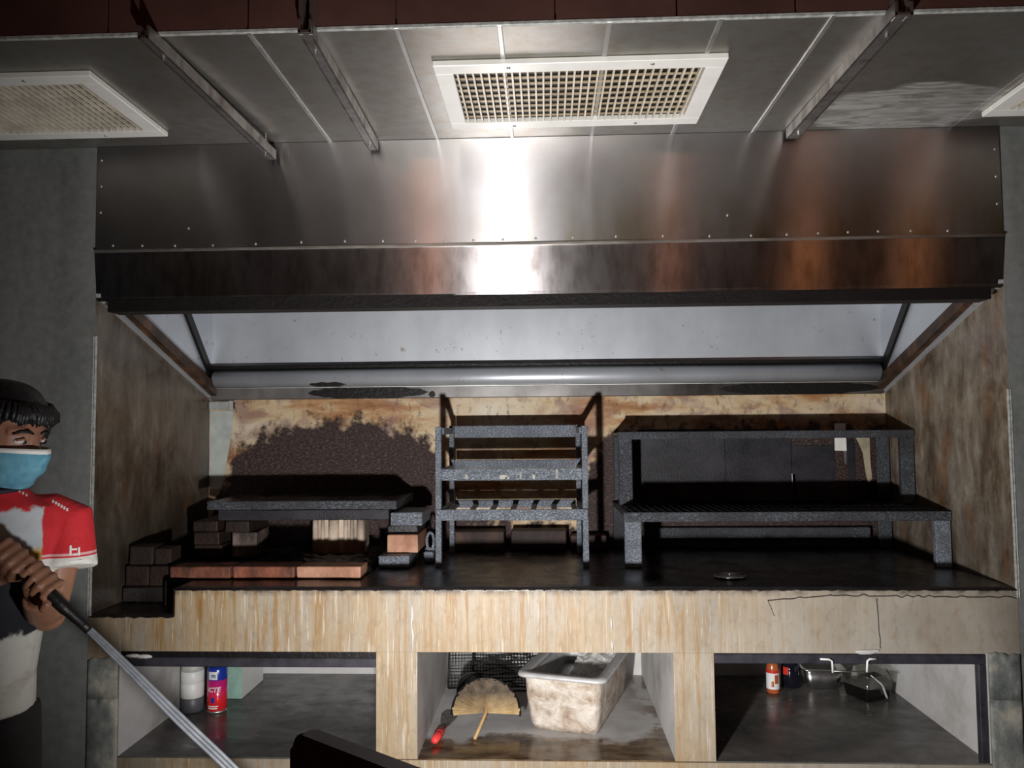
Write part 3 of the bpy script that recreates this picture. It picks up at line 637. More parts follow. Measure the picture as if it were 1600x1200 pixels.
# grey lime scrapes and drips on the front rail
for x_, w_, h_ in ((-0.285, 0.006, 0.018), (-0.145, 0.014, 0.016), (-0.08, 0.004, 0.030), (-0.03, 0.005, 0.016), (0.057, 0.005, 0.036), (-0.13, 0.008, 0.008)):
    bm = new(); box(bm, x_ - w_, x_ + w_, 0.4065, 0.4095, 1.318, 1.318 + h_, 0.001); mk('ash_drip', bm, 'mould', rk)

# ------------------------------------------------------------------ two-tier shelves at right
lo = thing('low_iron_table', 'low charred iron table along the right of the counter', 'grill table', (0.9, 0.66, CT))
for x0, x1 in ((0.306, 0.368), (1.435, 1.492)):
    bar(lo, 'leg', x0, x1, 0.385, 0.410, zt, 1.172, mat='char', bev=0.003)
    bar(lo, 'leg', x0, x1, 0.885, 0.905, zt, 1.172, mat='tar', bev=0.003)
bar(lo, 'front_rail', 0.302, 1.494, 0.382, 0.396, 1.158, 1.193, 'tar')
bar(lo, 'top_plate', 0.304, 1.493, 0.397, 0.915, 1.174, 1.186, 'grease', 0.001)
bar(lo, 'stretcher', 0.44, 1.40, 0.885, 0.905, 1.03, 1.075, 'tar')
for i in range(38):
    x_ = 0.335 + i * 0.0305
    bm = new(); tube(bm, [(x_, 0.400, 1.190), (x_ - 0.01, 0.905, 1.190)], 0.004, 6); mk('grate_bar', bm, 'grease', lo, True)
ut = thing('upper_iron_shelf', 'taller charred iron shelf standing on the low table by the back wall', 'shelf', (0.9, 0.78, 1.194))
for x0, x1 in ((0.312, 0.368), (1.438, 1.492)):
    bar(ut, 'leg', x0, x1, 0.655, 0.680, 1.1945, 1.472, mat='tar', bev=0.003)
    bar(ut, 'leg', x0, x1, 0.885, 0.905, 1.1945, 1.472, mat='tar', bev=0.003)
bar(ut, 'front_rail', 0.308, 1.494, 0.652, 0.668, 1.460, 1.491, 'tar')
bar(ut, 'top_plate', 0.310, 1.493, 0.669, 0.915, 1.474, 1.486, 'grease', 0.001)
# flat lid glinting in the grease
t = thing('metal_lid', 'small flat greasy metal lid lying on the counter in front of the low table', 'lid', (0.646, 0.20, CT + 0.005))
bm = new(); lathe(bm, (0.646, 0.20, CT + 0.005), [(0.054, 0.0), (0.056, 0.004), (0.050, 0.006), (0.046, 0.004), (0.0005, 0.005)], 24); mk('disc', bm, 'band', t, True)
bm = new(); lathe(bm, (0.646, 0.20, CT + 0.0095), [(0.010, 0.0), (0.008, 0.006), (0.0005, 0.007)], 12); mk('knob', bm, 'band', t, True)

# ------------------------------------------------------------------ left bay: tub, spray can, carton
f0 = FL + 0.0005
jar = thing('plastic_jar', 'white plastic jar with a dark grey base in the left bay', 'jar', (-1.338, 0.42, f0))
c0 = (-1.338, 0.43, f0)
bm = new(); lathe(bm, c0, [(0.039, 0.0), (0.041, 0.004), (0.041, 0.052), (0.040, 0.053)], 28); mk('base', bm, 'greyplastic', jar, True)
bm = new(); lathe(bm, c0, [(0.040, 0.053), (0.042, 0.055), (0.042, 0.104), (0.0405, 0.106), (0.042, 0.108), (0.042, 0.150), (0.040, 0.152)], 28); mk('body', bm, 'white', jar, True)
bm = new(); lathe(bm, c0, [(0.040, 0.152), (0.0415, 0.154), (0.041, 0.172), (0.037, 0.176), (0.0005, 0.177)], 28); mk('lid', bm, simple('grey_lid', (0.42, 0.41, 0.38), 0.5), jar, True)
can = thing('spray_can', 'red and blue spray can with white lettering in the left bay', 'spray can', (-1.240, 0.42, f0))
c1 = Vector((-1.240, 0.425, f0))
b = NB('red_magenta_print'); X = b.xyz(); v = b.noise(30, detail=3)
c = b.ramp(b.mr(X[2], f0, f0 + 0.14), [(0.0, (0.62, 0.02, 0.02)), (0.35, (0.70, 0.02, 0.03)), (0.7, (0.55, 0.015, 0.16)), (1.0, (0.48, 0.02, 0.22))])
b.set(col=b.mix(b.ramp(v, [(0.55, 0.0), (0.75, 0.35)]), c, (0.75, 0.12, 0.10)), rough=0.25); MT['canred'] = b.m
MT['blue'] = simple('blue_print', (0.012, 0.035, 0.30), 0.25, var=0.1)
bm = new(); lathe(bm, c1, [(0.033, 0.0), (0.036, 0.003), (0.036, 0.006), (0.034, 0.009)], 32); mk('bottom_rim', bm, 'seam', can, True)
bm = new(); lathe(bm, c1, [(0.034, 0.009), (0.0365, 0.011), (0.0365, 0.122)], 32); mk('body', bm, 'canred', can, True)
bm = new(); lathe(bm, c1, [(0.0365, 0.122), (0.0367, 0.123), (0.0367, 0.160), (0.034, 0.166), (0.026, 0.170)], 32); mk('blue_band', bm, 'blue', can, True)
bm = new(); lathe(bm, c1, [(0.026, 0.170), (0.024, 0.174), (0.014, 0.178), (0.013, 0.196), (0.0005, 0.198)], 20); mk('cap', bm, 'blue', can, True)
def wrap_text(body, c, r, size, zc, par, mat, name='lettering', ang0=-90, shear=0.0):
    cu = bpy.data.curves.new('t', 'FONT'); cu.body = body; cu.size = size; cu.align_x = 'CENTER'; cu.align_y = 'CENTER'; cu.shear = shear; cu.offset = size * 0.03
    to = bpy.data.objects.new('t', cu); COL.objects.link(to); bpy.context.view_layer.update()
    dg = bpy.context.evaluated_depsgraph_get(); me = bpy.data.meshes.new_from_object(to.evaluated_get(dg))
    bpy.data.objects.remove(to); bpy.data.curves.remove(cu)
    for v_ in me.vertices:
        a = math.radians(ang0) + v_.co.x / r
        v_.co = Vector((c[0] + r * math.cos(a), c[1] + r * math.sin(a), zc + v_.co.y))
    me.transform(Matrix.Translation(-ROOT[par.name]))
    me.materials.append(MT[mat]); o = bpy.data.objects.new(name, me); COL.objects.link(o); o.parent = par; ROOT[o.name] = ROOT[par.name]; return o
def decal(par, name, c, r, a0, a1, z0_, z1_, mat, th=0.0006, n=8):
    bm = new(); rings = []
    for i in range(n + 1):
        a = math.radians(a0 + (a1 - a0) * i / n)
        rings.append([(c[0] + q * math.cos(a), c[1] + q * math.sin(a), z_) for q, z_ in ((r, z0_), (r + th, z0_), (r + th, z1_), (r, z1_))])
    loft(bm, rings); return mk(name, bm, mat, par, False)
wrap_text('ICTE', c1, 0.0372, 0.024, f0 + 0.088, can, 'white', shear=0.2)
decal(can, 'logo_patch', c1, 0.0366, -122, -68, f0 + 0.126, f0 + 0.155, 'white')
wrap_text('m', c1, 0.0376, 0.022, f0 + 0.140, can, 'blue', 'logo_mark')
decal(can, 'print_stripe', c1, 0.0365, -122, -62, f0 + 0.026, f0 + 0.030, 'white')
decal(can, 'print_stripe', c1, 0.0365, -126, -66, f0 + 0.018, f0 + 0.023, 'white')
decal(can, 'print_emblem', c1, 0.0365, -104, -84, f0 + 0.040, f0 + 0.060, 'blue')
bx = thing('carton', 'white carton with a pale green front behind the spray can', 'carton', (-1.25, 0.68, f0))
bm = new(); box(bm, -1.300, -1.196, 0.56, 0.80, f0, f0 + 0.20, 0.002); bm.normal_update()
for f in bm.faces:
    if f.normal.y < -0.7: f.material_index = 1
mk('carton_body', bm, ['white', simple('pale_green_card', (0.25, 0.40, 0.34), 0.6)], bx)
bm = new(); box(bm, -1.292, -1.204, 0.565, 0.795, f0 + 0.2005, f0 + 0.204, 0.001); mk('flap', bm, 'white', bx)

# ------------------------------------------------------------------ middle bay
# rectangular pan
tub = thing('food_pan', 'white scabbed rectangular deep pan with grey rim in the middle bay', 'pan', (0.08, 0.42, f0))
Mt = Matrix.Translation((0.062, 0.225, f0)) @ Matrix.Rotation(math.radians(-17), 4, 'Z')
def pan_rings(levels):
    return [[Mt @ Vector((x_, y_, z_)) for x_, y_ in rrect(0, 0.25, hx, hy, r)] for hx, hy, r, z_ in levels]
b = NB('scabbed_white_coat'); v = b.noise(15, (1, 1, 1.2), 6, 0.7, dist=0.5); v2 = b.noise(4)
b.set(col=b.ramp(v, [(0.3, (0.20, 0.13, 0.08)), (0.45, (0.42, 0.34, 0.27)), (0.6, (0.60, 0.54, 0.47)), (0.75, (0.74, 0.71, 0.67))]), rough=0.65); b.bump(v, 0.9, 0.012); MT['scab'] = b.m
MT['rim'] = simple('dull_alloy_rim', (0.50, 0.50, 0.50), 0.42, 0.2, 0.15)
bm = new(); loft(bm, pan_rings([(0.118, 0.232, 0.035, 0.0), (0.124, 0.240, 0.03, 0.02), (0.134, 0.250, 0.03, 0.10), (0.140, 0.256, 0.03, 0.190)]), True)
bm.faces.ensure_lookup_table()
top = max(bm.faces, key=lambda f: f.calc_center_median().z if len(f.verts) > 4 else -1); bmesh.ops.delete(bm, geom=[top], context='FACES_ONLY')
tb = mk('pan_body', bm, 'scab', tub, True)
bm = new(); loft(bm, pan_rings([(0.120, 0.236, 0.03, 0.186), (0.116, 0.232, 0.03, 0.110)]), False); mk('inner_wall', bm, 'rim', tub, True)
bm = new(); loft(bm, pan_rings([(0.138, 0.254, 0.03, 0.186), (0.160, 0.276, 0.035, 0.186), (0.162, 0.278, 0.036, 0.192), (0.158, 0.274, 0.034, 0.200), (0.128, 0.244, 0.03, 0.200), (0.120, 0.236, 0.028, 0.186), (0.138, 0.254, 0.03, 0.186)]), False); mk('rim', bm, 'rim', tub, True)
bm = new(); loft(bm, pan_rings([(0.116, 0.232, 0.03, 0.108), (0.116, 0.232, 0.03, 0.112)])); mk('sludge', bm, simple('brown_sludge', (0.04, 0.02, 0.012), 0.2, bump=0.4, bscale=30), tub)
bm = new(); bmesh.ops.create_grid(bm, x_segments=24, y_segments=24, size=1)
for v_ in bm.verts: v_.co.z = 0.35 * noise.noise(v_.co * 2.3) + 0.2 * noise.noise(v_.co * 6) + 0.3 * v_.co.y
xf(bm, Mt @ Matrix.Translation((0.035, 0.31, 0.150)) @ Matrix.Rotation(math.radians(8), 4, 'X') @ Matrix.Diagonal((0.072, 0.150, 0.05, 1)))
r_ = bmesh.ops.solidify(bm, geom=bm.faces[:], thickness=0.006); tag(mk('foil_sheet', bm, simple('crumpled_white_foil', (0.68, 0.67, 0.64), 0.4, 0.2), base=(0.13, 0.52, f0 + 0.13)), 'crumpled whitish foil lying in the rectangular pan', 'foil')
# wire grill baskets leaning at the back
wg = thing('wire_grate', 'black wire mesh grate leaning at the back of the middle bay', 'wire grate', (-0.24, 0.72, f0))
Mg = Matrix.Translation((-0.222, 0.70, f0 + 0.006)) @ Matrix.Rotation(math.radians(4), 4, 'Z') @ Matrix.Rotation(math.radians(-35), 4, 'X')
def gbar(a, c, r, name): 
    bm = new(); tube(bm, [Mg @ Vector(a), Mg @ Vector(c)], r, 6); mk(name, bm, 'black', wg, True)
bm = new(); tube(bm, [Mg @ Vector(p) for p in ((-0.17, 0, 0), (0.17, 0, 0), (0.17, 0, 0.24), (-0.17, 0, 0.24), (-0.17, 0, 0))], 0.004, 6); mk('frame', bm, 'black', wg, True)
for i in range(1, 26): gbar((-0.17 + 0.34 * i / 26, 0, 0), (-0.17 + 0.34 * i / 26, 0, 0.24), 0.0017, 'wire')
for i in range(1, 18): gbar((-0.17, 0.002, 0.24 * i / 18), (0.17, 0.002, 0.24 * i / 18), 0.0017, 'wire')
wg2 = thing('wire_grate', 'second tangled black wire grate in front of the mesh one', 'wire grate', (-0.16, 0.64, f0))
Mg = Matrix.Translation((-0.150, 0.655, f0 + 0.006)) @ Matrix.Rotation(math.radians(3), 4, 'Z') @ Matrix.Rotation(math.radians(-38), 4, 'X')
bm = new(); tube(bm, [Mg @ Vector(p) for p in ((-0.14, 0, 0), (0.14, 0, 0), (0.14, 0, 0.25), (-0.14, 0, 0.25), (-0.14, 0, 0))], 0.004, 6); mk('frame', bm, 'black', wg2, True)
for i in range(1, 14):
    h = 0.25 * i / 14; bm = new(); tube(bm, [Mg @ Vector((-0.14 + 0.28 * q / 8, 0.004 * math.sin(q * 2.1 + i), h + 0.006 * math.sin(q * 1.3 + i * 2))) for q in range(9)], 0.0025, 6); mk('wire', bm, 'black', wg2, True)
# round black pan
fp = thing('frying_pan', 'round black pan leaning behind the woven fan', 'pan', (-0.278, 0.52, f0))
Mp = Matrix.Translation((-0.275, 0.50, f0 + 0.062)) @ Matrix.Rotation(math.radians(62), 4, 'X')
bm = new(); seg = 28
loft(bm, [[Mp @ Vector((r * math.cos(2 * math.pi * i / seg), r * math.sin(2 * math.pi * i / seg), z_)) for i in range(seg)] for r, z_ in ((0.0005, 0.002), (0.046, 0.002), (0.056, 0.016), (0.060, 0.020), (0.057, 0.014), (0.047, -0.002), (0.0005, -0.002))], False); mk('dish', bm, 'black', fp, True)
bm = new(); tube(bm, [Mp @ Vector(p) for p in ((0.05, 0.015, 0.014), (0.10, 0.02, 0.02), (0.17, 0.03, 0.022))], 0.007, 8, flat=0.6); mk('handle', bm, 'black', fp, True)
# woven fan
fan = thing('hand_fan', 'half round woven palm fan with a wooden handle leaning by the pan', 'hand fan', (-0.24, 0.16, f0))
hb = Vector((-0.236, 0.155, f0 + 0.005)); hj = Vector((-0.205, 0.262, f0 + 0.055))
ax_ = Vector((-0.05, 0.55, 0.62)).normalized()   # up the fan's plane
lat = Vector((1, 0.02, -0.10)).normalized(); lat = (lat - ax_ * lat.dot(ax_)).normalized(); nrm = lat.cross(ax_)
b = NB('woven_palm'); v = b.noise(30, detail=4); X = b.xyz()
b.set(col=b.mix(b.mr(X[2], f0 + 0.06, f0 + 0.11), b.ramp(v, [(0.3, (0.30, 0.19, 0.08)), (0.7, (0.50, 0.36, 0.18))]), b.ramp(v, [(0.3, (0.05, 0.036, 0.024)), (0.7, (0.17, 0.125, 0.085))])), rough=0.7); b.bump(b.noise(90), 0.5, 0.003); MT['palm'] = b.m
ns = 40; me0 = None
for i in range(ns):
    a0 = math.radians(-4 + 188 * i / ns); a1 = math.radians(-4 + 188 * (i + 1) / ns)
    def FP(a, r, off): 
        return hj + lat * (r * 1.0 * math.cos(a)) + ax_ * (r * 1.05 * math.sin(a)) + nrm * off
    o_ = 0.0022 if i % 2 else -0.0008
    bm = new(); rings = []
    R_ = 0.118 + 0.003 * math.sin(i * 1.9)
    for r in (0.006, 0.06, R_): rings.append([FP(a0, r, o_), FP(a1, r, o_ + 0.001), FP(a1, r, o_ + 0.003), FP(a0, r, o_ + 0.002)])
    loft(bm, rings); mk('palm_strip', bm, 'palm', fan)
bm = new(); tube(bm, [FP(math.radians(-6 + 192 * i / 40), 0.121, 0.001) for i in range(41)], 0.004, 6); mk('binding', bm, 'black', fan, True)
bm = new(); tube(bm, [hb, hj, hj + ax_ * 0.07], [0.006, 0.006, 0.003], 8); mk('handle', bm, simple('bare_wood', (0.42, 0.26, 0.11), 0.55), fan, True)
bm = new()
tube(bm, [FP(math.radians(150), 0.075, -0.004) + 0.020 * math.cos(a) * lat + 0.024 * math.sin(a) * ax_ for a in [2 * math.pi * i / 16 for i in range(17)]], 0.0022, 6); mk('wire_loop', bm, 'black', fan, True)
# red handled scraper
rs = thing('scraper', 'red handled scraper with a dull grey blade on the wet bay floor', 'scraper', (-0.362, 0.13, f0))
bm = new()
pts = [Vector((-0.366, 0.105, f0 + 0.016)), Vector((-0.362, 0.15, f0 + 0.018)), Vector((-0.357, 0.19, f0 + 0.016)), Vector((-0.353, 0.235, f0 + 0.014))]
tube(bm, pts, [0.012, 0.0145, 0.0125, 0.010], 12, flat=0.8); mk('handle', bm, simple('red_plastic', (0.72, 0.05, 0.05), 0.35, var=0.1), rs, True)
for f in (0.35, 0.55):
    bm = new(); p = pts[0].lerp(pts[3], f); tube(bm, [p + Vector((0, -0.003, 0)), p + Vector((0, 0.003, 0))], 0.0152, 14); mk('grip_ring', bm, simple('dark_red', (0.30, 0.02, 0.02), 0.4), rs, True)
bm = new()
prism(bm, [(-0.361, 0.235), (-0.345, 0.235), (-0.318, 0.335), (-0.335, 0.39), (-0.362, 0.40), (-0.378, 0.36), (-0.372, 0.30)], 'Z', f0 + 0.010, f0 + 0.013); mk('blade', bm, 'zinc', rs)

# ------------------------------------------------------------------ right bay
MT['amber'] = simple('orange_sauce', (0.42, 0.10, 0.03), 0.2); MT['redcap'] = simple('red_cap', (0.55, 0.03, 0.02), 0.35)
sb = thing('sauce_bottle', 'orange sauce bottle with white label in the right bay', 'bottle', (0.913, 0.675, f0))
c2 = (0.913, 0.675, f0)
bm = new(); lathe(bm, c2, [(0.022, 0), (0.025, 0.003), (0.025, 0.095), (0.020, 0.115), (0.011, 0.135), (0.010, 0.160)], 22); mk('bottle_body', bm, 'amber', sb, True)
bm = new(); lathe(bm, c2, [(0.012, 0.160), (0.0125, 0.162), (0.012, 0.190), (0.0005, 0.192)], 16); mk('cap', bm, 'redcap', sb, True)
decal(sb, 'paper_label', c2, 0.0251, -200, 20, f0 + 0.018, f0 + 0.086, 'white', n=20)
decal(sb, 'label_band', c2, 0.0253, -200, 20, f0 + 0.080, f0 + 0.092, 'redcap', 0.0007, 20)
decal(sb, 'label_print', c2, 0.0258, -88, -52, f0 + 0.040, f0 + 0.074, 'amber', 0.0004, 6)
decal(sb, 'label_print', c2, 0.0258, -118, -96, f0 + 0.028, f0 + 0.050, 'amber', 0.0004, 6)
db = thing('dark_bottle', 'squat black bottle with orange top beside the sauce bottle', 'bottle', (1.006, 0.75, f0))
c3 = (1.006, 0.752, f0)
bm = new(); lathe(bm, c3, [(0.034, 0), (0.039, 0.004), (0.040, 0.075), (0.034, 0.095), (0.02, 0.11), (0.019, 0.118)], 26); mk('bottle_body', bm, simple('black_glass', (0.008, 0.008, 0.014), 0.08), db, True)
bm = new(); lathe(bm, c3, [(0.021, 0.118), (0.022, 0.12), (0.021, 0.142), (0.0005, 0.144)], 18); mk('cap', bm, 'amber', db, True)
decal(db, 'paper_label', c3, 0.0402, -150, -118, f0 + 0.055, f0 + 0.085, 'redcap', n=6)
sp = thing('steel_pan', 'small stainless steam pan between the dark bottle and the clear tub', 'pan', (1.13, 0.72, f0))
def sq(levels, cx, cy, rz):
    M_ = Matrix.Translation((cx, cy, f0)) @ Matrix.Rotation(rz, 4, 'Z')
    return [[M_ @ Vector((x_, y_, z_)) for x_, y_ in rrect(0, 0, hx, hy, r)] for hx, hy, r, z_ in levels]
MT['panst'] = stainless('steam_pan_steel', (0.42, 0.41, 0.40), (0.62, 0.61, 0.60), 0.25, 0.38).m
bm = new(); loft(bm, sq([(0.056, 0.046, 0.02, 0), (0.064, 0.054, 0.022, 0.006), (0.076, 0.066, 0.024, 0.078), (0.074, 0.064, 0.024, 0.078), (0.062, 0.052, 0.022, 0.008)], 1.130, 0.765, -0.08)); mk('pan_body', bm, 'panst', sp, True)
bm = new(); loft(bm, sq([(0.075, 0.065, 0.024, 0.077), (0.088, 0.078, 0.026, 0.078), (0.088, 0.078, 0.026, 0.082), (0.075, 0.065, 0.024, 0.081), (0.075, 0.065, 0.024, 0.077)], 1.130, 0.765, -0.08), False); mk('rim', bm, 'panst', sp, True)
cg = thing('clear_tub', 'clear square tub with black sauce and cling film in the right bay', 'tub', (1.268, 0.635, f0))
g = NB('clear_plastic'); tr_ = g.n('ShaderNodeBsdfTransparent'); tr_.inputs[0].default_value = (0.90, 0.91, 0.89, 1); gl_ = g.n('ShaderNodeBsdfGlossy'); gl_.inputs['Roughness'].default_value = 0.12
mx_ = g.n('ShaderNodeMixShader'); mx_.inputs[0].default_value = 0.10; g.put(mx_.inputs[1], tr_.outputs[0]); g.put(mx_.inputs[2], gl_.outputs[0])
g.put(next(n for n in g.nt.nodes if n.type == 'OUTPUT_MATERIAL').inputs['Surface'], mx_.outputs[0]); g.nt.nodes.remove(g.b); MT['clear'] = g.m
bm = new(); loft(bm, sq([(0.066, 0.060, 0.016, 0), (0.078, 0.072, 0.018, 0.095), (0.075, 0.069, 0.017, 0.095), (0.064, 0.058, 0.015, 0.004)], 1.268, 0.635, 0.5)); mk('tub_wall', bm, 'clear', cg, True)
bm = new(); loft(bm, sq([(0.0630, 0.0570, 0.015, 0.0045), (0.0690, 0.0630, 0.015, 0.050)], 1.268, 0.635, 0.5)); mk('sauce', bm, 'sauce', cg)
bm = new(); loft(bm, sq([(0.077, 0.071, 0.018, 0.0955), (0.089, 0.083, 0.02, 0.096), (0.089, 0.083, 0.02, 0.099), (0.077, 0.071, 0.018, 0.0985), (0.077, 0.071, 0.018, 0.0955)], 1.268, 0.635, 0.5), False); mk('rim', bm, 'clear', cg, True)
bm = new()
Mc = Matrix.Translation((1.268, 0.635, f0)) @ Matrix.Rotation(0.5, 4, 'Z')
pts = [Mc @ Vector((-0.05 + 0.012 * i - 0.006 * (i > 4) * (i - 4), -0.060 - 0.017 * min(1, i / 3) + 0.0012 * i, 0.103 - 0.0108 * i)) for i in range(10)]
tube(bm, [p for p in pts], [0.004 + 0.003 * abs(math.sin(i * 1.7)) for i in range(10)], 7, flat=0.5); mk('cling_film', bm, simple('crumpled_film', (0.55, 0.56, 0.53), 0.25), cg, True)
lidp = [Mc @ Vector(p) for p in ((-0.085, -0.03, 0.100), (0.085, -0.03, 0.1005), (0.085, 0.14, 0.150), (-0.085, 0.14, 0.150))]
bm = new(); loft(bm, [lidp, [p + Vector((0, 0.0, 0.002)) for p in lidp]]); mk('lid', bm, 'clear', cg)
bm = new(); box(bm, 1.205, 1.245, 0.80, 0.83, f0, f0 + 0.028, 0.002); tag(mk('white_card', bm, 'white', base=(1.225, 0.815, f0)), 'small white card block between the steel pan and clear tub', 'card')
# bent wire handle hooked on the lintel
wh = thing('wire_hanger', 'bent white wire hanger hooked over the lintel of the right bay', 'wire hanger', (0.97, 0.0, 0.73))
for pts in ([(0.878, -0.003, 0.769), (0.905, -0.006, 0.769), (0.914, -0.006, 0.764), (0.916, -0.004, 0.728)], [(1.054, -0.003, 0.770), (1.030, -0.006, 0.770), (1.024, -0.006, 0.764), (1.022, -0.004, 0.730)]):
    bm = new(); tube(bm, pts, 0.0034, 8); mk('hook', bm, 'white', wh, True)
bm = new(); tube(bm, [(0.916, -0.004, 0.732), (0.96, 0.0, 0.729), (1.022, -0.004, 0.732)], 0.0018, 6); mk('cross_wire', bm, 'zinc', wh, True)

# ------------------------------------------------------------------ chair back in the foreground
ch = thing('dining_chair', 'dark brown lacquered chair back corner close to the camera at the bottom', 'chair', (-0.1, -1.6, 0))
Mc = Matrix.Translation((-0.277, -1.672, 0)) @ Matrix.Rotation(math.radians(-37), 4, 'Z')
bm = new(); poly = rrect(0.21, 0.92, 0.21, 0.235, 0.022, 6)
loft(bm, [[Mc @ Vector((x_, y_, z_)) for x_, z_ in poly] for y_ in (-0.011, 0.011)]); bmesh.ops.bevel(bm, geom=[e for e in bm.edges if len(e.link_faces) == 2 and any(len(f.verts) > 6 for f in e.link_faces)], offset=0.004, segments=2, affect='EDGES'); mk('backrest', bm, 'darkwood', ch)
bm = new(); poly = rrect(0.21, 0.20, 0.21, 0.20, 0.03)
loft(bm, [[Mc @ Vector((x_, y_ + 0.01, z_)) for x_, y_ in poly] for z_ in (0.43, 0.455)]); mk('seat', bm, 'darkwood', ch)
for x_, y_, zt_ in ((0.03, 0.0, 0.70), (0.39, 0.0, 0.70), (0.03, 0.37, 0.43), (0.39, 0.37, 0.43)):
    bm = new(); yy = 0.026 if zt_ > 0.5 else y_; tube(bm, [Mc @ Vector((x_, yy, 0)), Mc @ Vector((x_, yy, zt_))], [0.014, 0.018], 8); mk('leg', bm, 'darkwood', ch, True)

# ------------------------------------------------------------------ the worker
per = thing('person', 'person in red and white shirt and blue face mask holding a grey hose', 'person', (-1.33, -0.72, 0))
def ell_ring(c, a, rx, ry, n=20, sq_=1.0):
    ca, sa = math.cos(a), math.sin(a); out = []
    for i in range(n):
        t = 2 * math.pi * i / n; l_ = rx * math.copysign(abs(math.cos(t)) ** sq_, math.cos(t)); f_ = ry * math.copysign(abs(math.sin(t)) ** sq_, math.sin(t))
        # lateral axis (ca, sa), forward axis (sa, -ca)
        out.append(Vector(c) + Vector((l_ * ca + f_ * sa, l_ * sa - f_ * ca, 0)))
    return out
A_T = math.radians(30); A_H = math.radians(82); PITCH = math.radians(11)
def lat_(a): return Vector((math.cos(a), math.sin(a), 0))
def fwd_(a): return Vector((math.sin(a), -math.cos(a), 0))
FWD = fwd_(A_H) * math.cos(PITCH) - Vector((0, 0, 1)) * math.sin(PITCH); UPV = Vector((0, 0, 1)) * math.cos(PITCH) + fwd_(A_H) * math.sin(PITCH)
def HZ(z): return UPV * z
NK = Vector((-1.335, -0.715, 1.365)); HC = Vector((-1.308, -0.722, 1.501))
LS = NK + lat_(A_T) * 0.165 + Vector((0, 0, -0.065)); RS = NK - lat_(A_T) * 0.165 + Vector((0, 0, -0.055))
LE = Vector((-1.205, -0.685, 1.060)); RE = Vector((-1.47, -0.98, 1.075))
# hose in the hands
hose_pts = [Vector(p) for p in ((-1.235, -0.90, 1.285), (-1.17, -0.89, 1.232), (-1.102, -0.88, 1.172), (-1.060, -0.87, 1.125), (-1.004, -0.85, 1.063), (-0.915, -0.85, 0.982), (-0.798, -0.85, 0.872), (-0.682, -0.85, 0.768), (-0.54, -0.86, 0.64), (-0.40, -0.88, 0.48), (-0.30, -0.9, 0.28), (-0.24, -0.93, 0.10), (-0.15, -1.0, 0.022), (0.1, -1.15, 0.020), (0.5, -1.3, 0.020))]
def catmull(P, n=6):
    out = []
    for i in range(len(P) - 1):
        p0, p1, p2, p3 = P[max(i - 1, 0)], P[i], P[i + 1], P[min(i + 2, len(P) - 1)]
        for k_ in range(n):
            t = k_ / n
            out.append(0.5 * ((2 * p1) + (p2 - p0) * t + (2 * p0 - 5 * p1 + 4 * p2 - p3) * t * t + (3 * p1 - p0 - 3 * p2 + p3) * t ** 3))
    out.append(P[-1]); return out
hp = catmull(hose_pts)
G1 = Vector((-1.105, -0.88, 1.174)); G2 = Vector((-1.165, -0.889, 1.228)); GD = (hose_pts[3] - hose_pts[1]).normalized()
def arm(bm, s, e, w_, rs):
    pts = [s, s.lerp(e, 0.5), e, e.lerp(w_, 0.35), e.lerp(w_, 0.7), w_]
    tube(bm, pts, rs, 14)
def hand(bm, g, wrist, d, side):
    # palm lies on the camera-left/back side of the hose, fingers wrap round it
    n1 = (wrist - g); n1 = (n1 - d * n1.dot(d)).normalized(); n2 = d.cross(n1) * side
    R0 = 0.020
    pc = g + n1 * (R0 + 0.012)
    rings = []
    for f_, hw, th in ((-0.2, 0.026, 0.016), (0.15, 0.036, 0.017), (0.5, 0.040, 0.015), (0.85, 0.038, 0.012)):
        base_ = wrist.lerp(pc, min(1, 0.25 + f_)) if f_ < 0.6 else pc + n2 * 0.012
        tdir = n2 if f_ >= 0.5 else (pc - wrist).normalized()
        tn = d.cross(tdir).normalized()
        rings.append([base_ + d * hw * math.cos(q) + tn * th * math.sin(q) for q in (2 * math.pi * i / 12 for i in range(12))])
    loft(bm, rings)
    for i, (off, L_, rr) in enumerate(((0.032, 250, 0.0088), (0.011, 275, 0.0092), (-0.010, 265, 0.0088), (-0.030, 235, 0.0078))):
        pts = [pc + d * off - n2 * 0.004]
        for k_ in range(9):
            th = math.radians(20 + (L_ - 20) * k_ / 8)
            R_ = R0 + 0.007 + (0.004 if k_ in (0, 3, 6) else 0)
            pts.append(g + d * off + (n1 * math.cos(th) + n2 * math.sin(th)) * R_)
        tube(bm, pts, [rr * 1.1] + [rr * (1 - 0.02 * k_) for k_ in range(9)], 8)
    pts = [pc + d * 0.030 - n2 * 0.006, g + d * 0.046 + (n1 * 0.8 - n2 * 0.6) * (R0 + 0.012), g + d * 0.052 + (n1 * 0.1 - n2 * 1.0) * (R0 + 0.011), g + d * 0.050 + (-n1 * 0.6 - n2 * 0.8) * (R0 + 0.009)]
    tube(bm, pts, [0.014, 0.0125, 0.011, 0.009], 9)
W1 = G1 + Vector((-0.040, 0.050, -0.048)); W2 = G2 + Vector((-0.075, 0.02, -0.05))
bm = new()
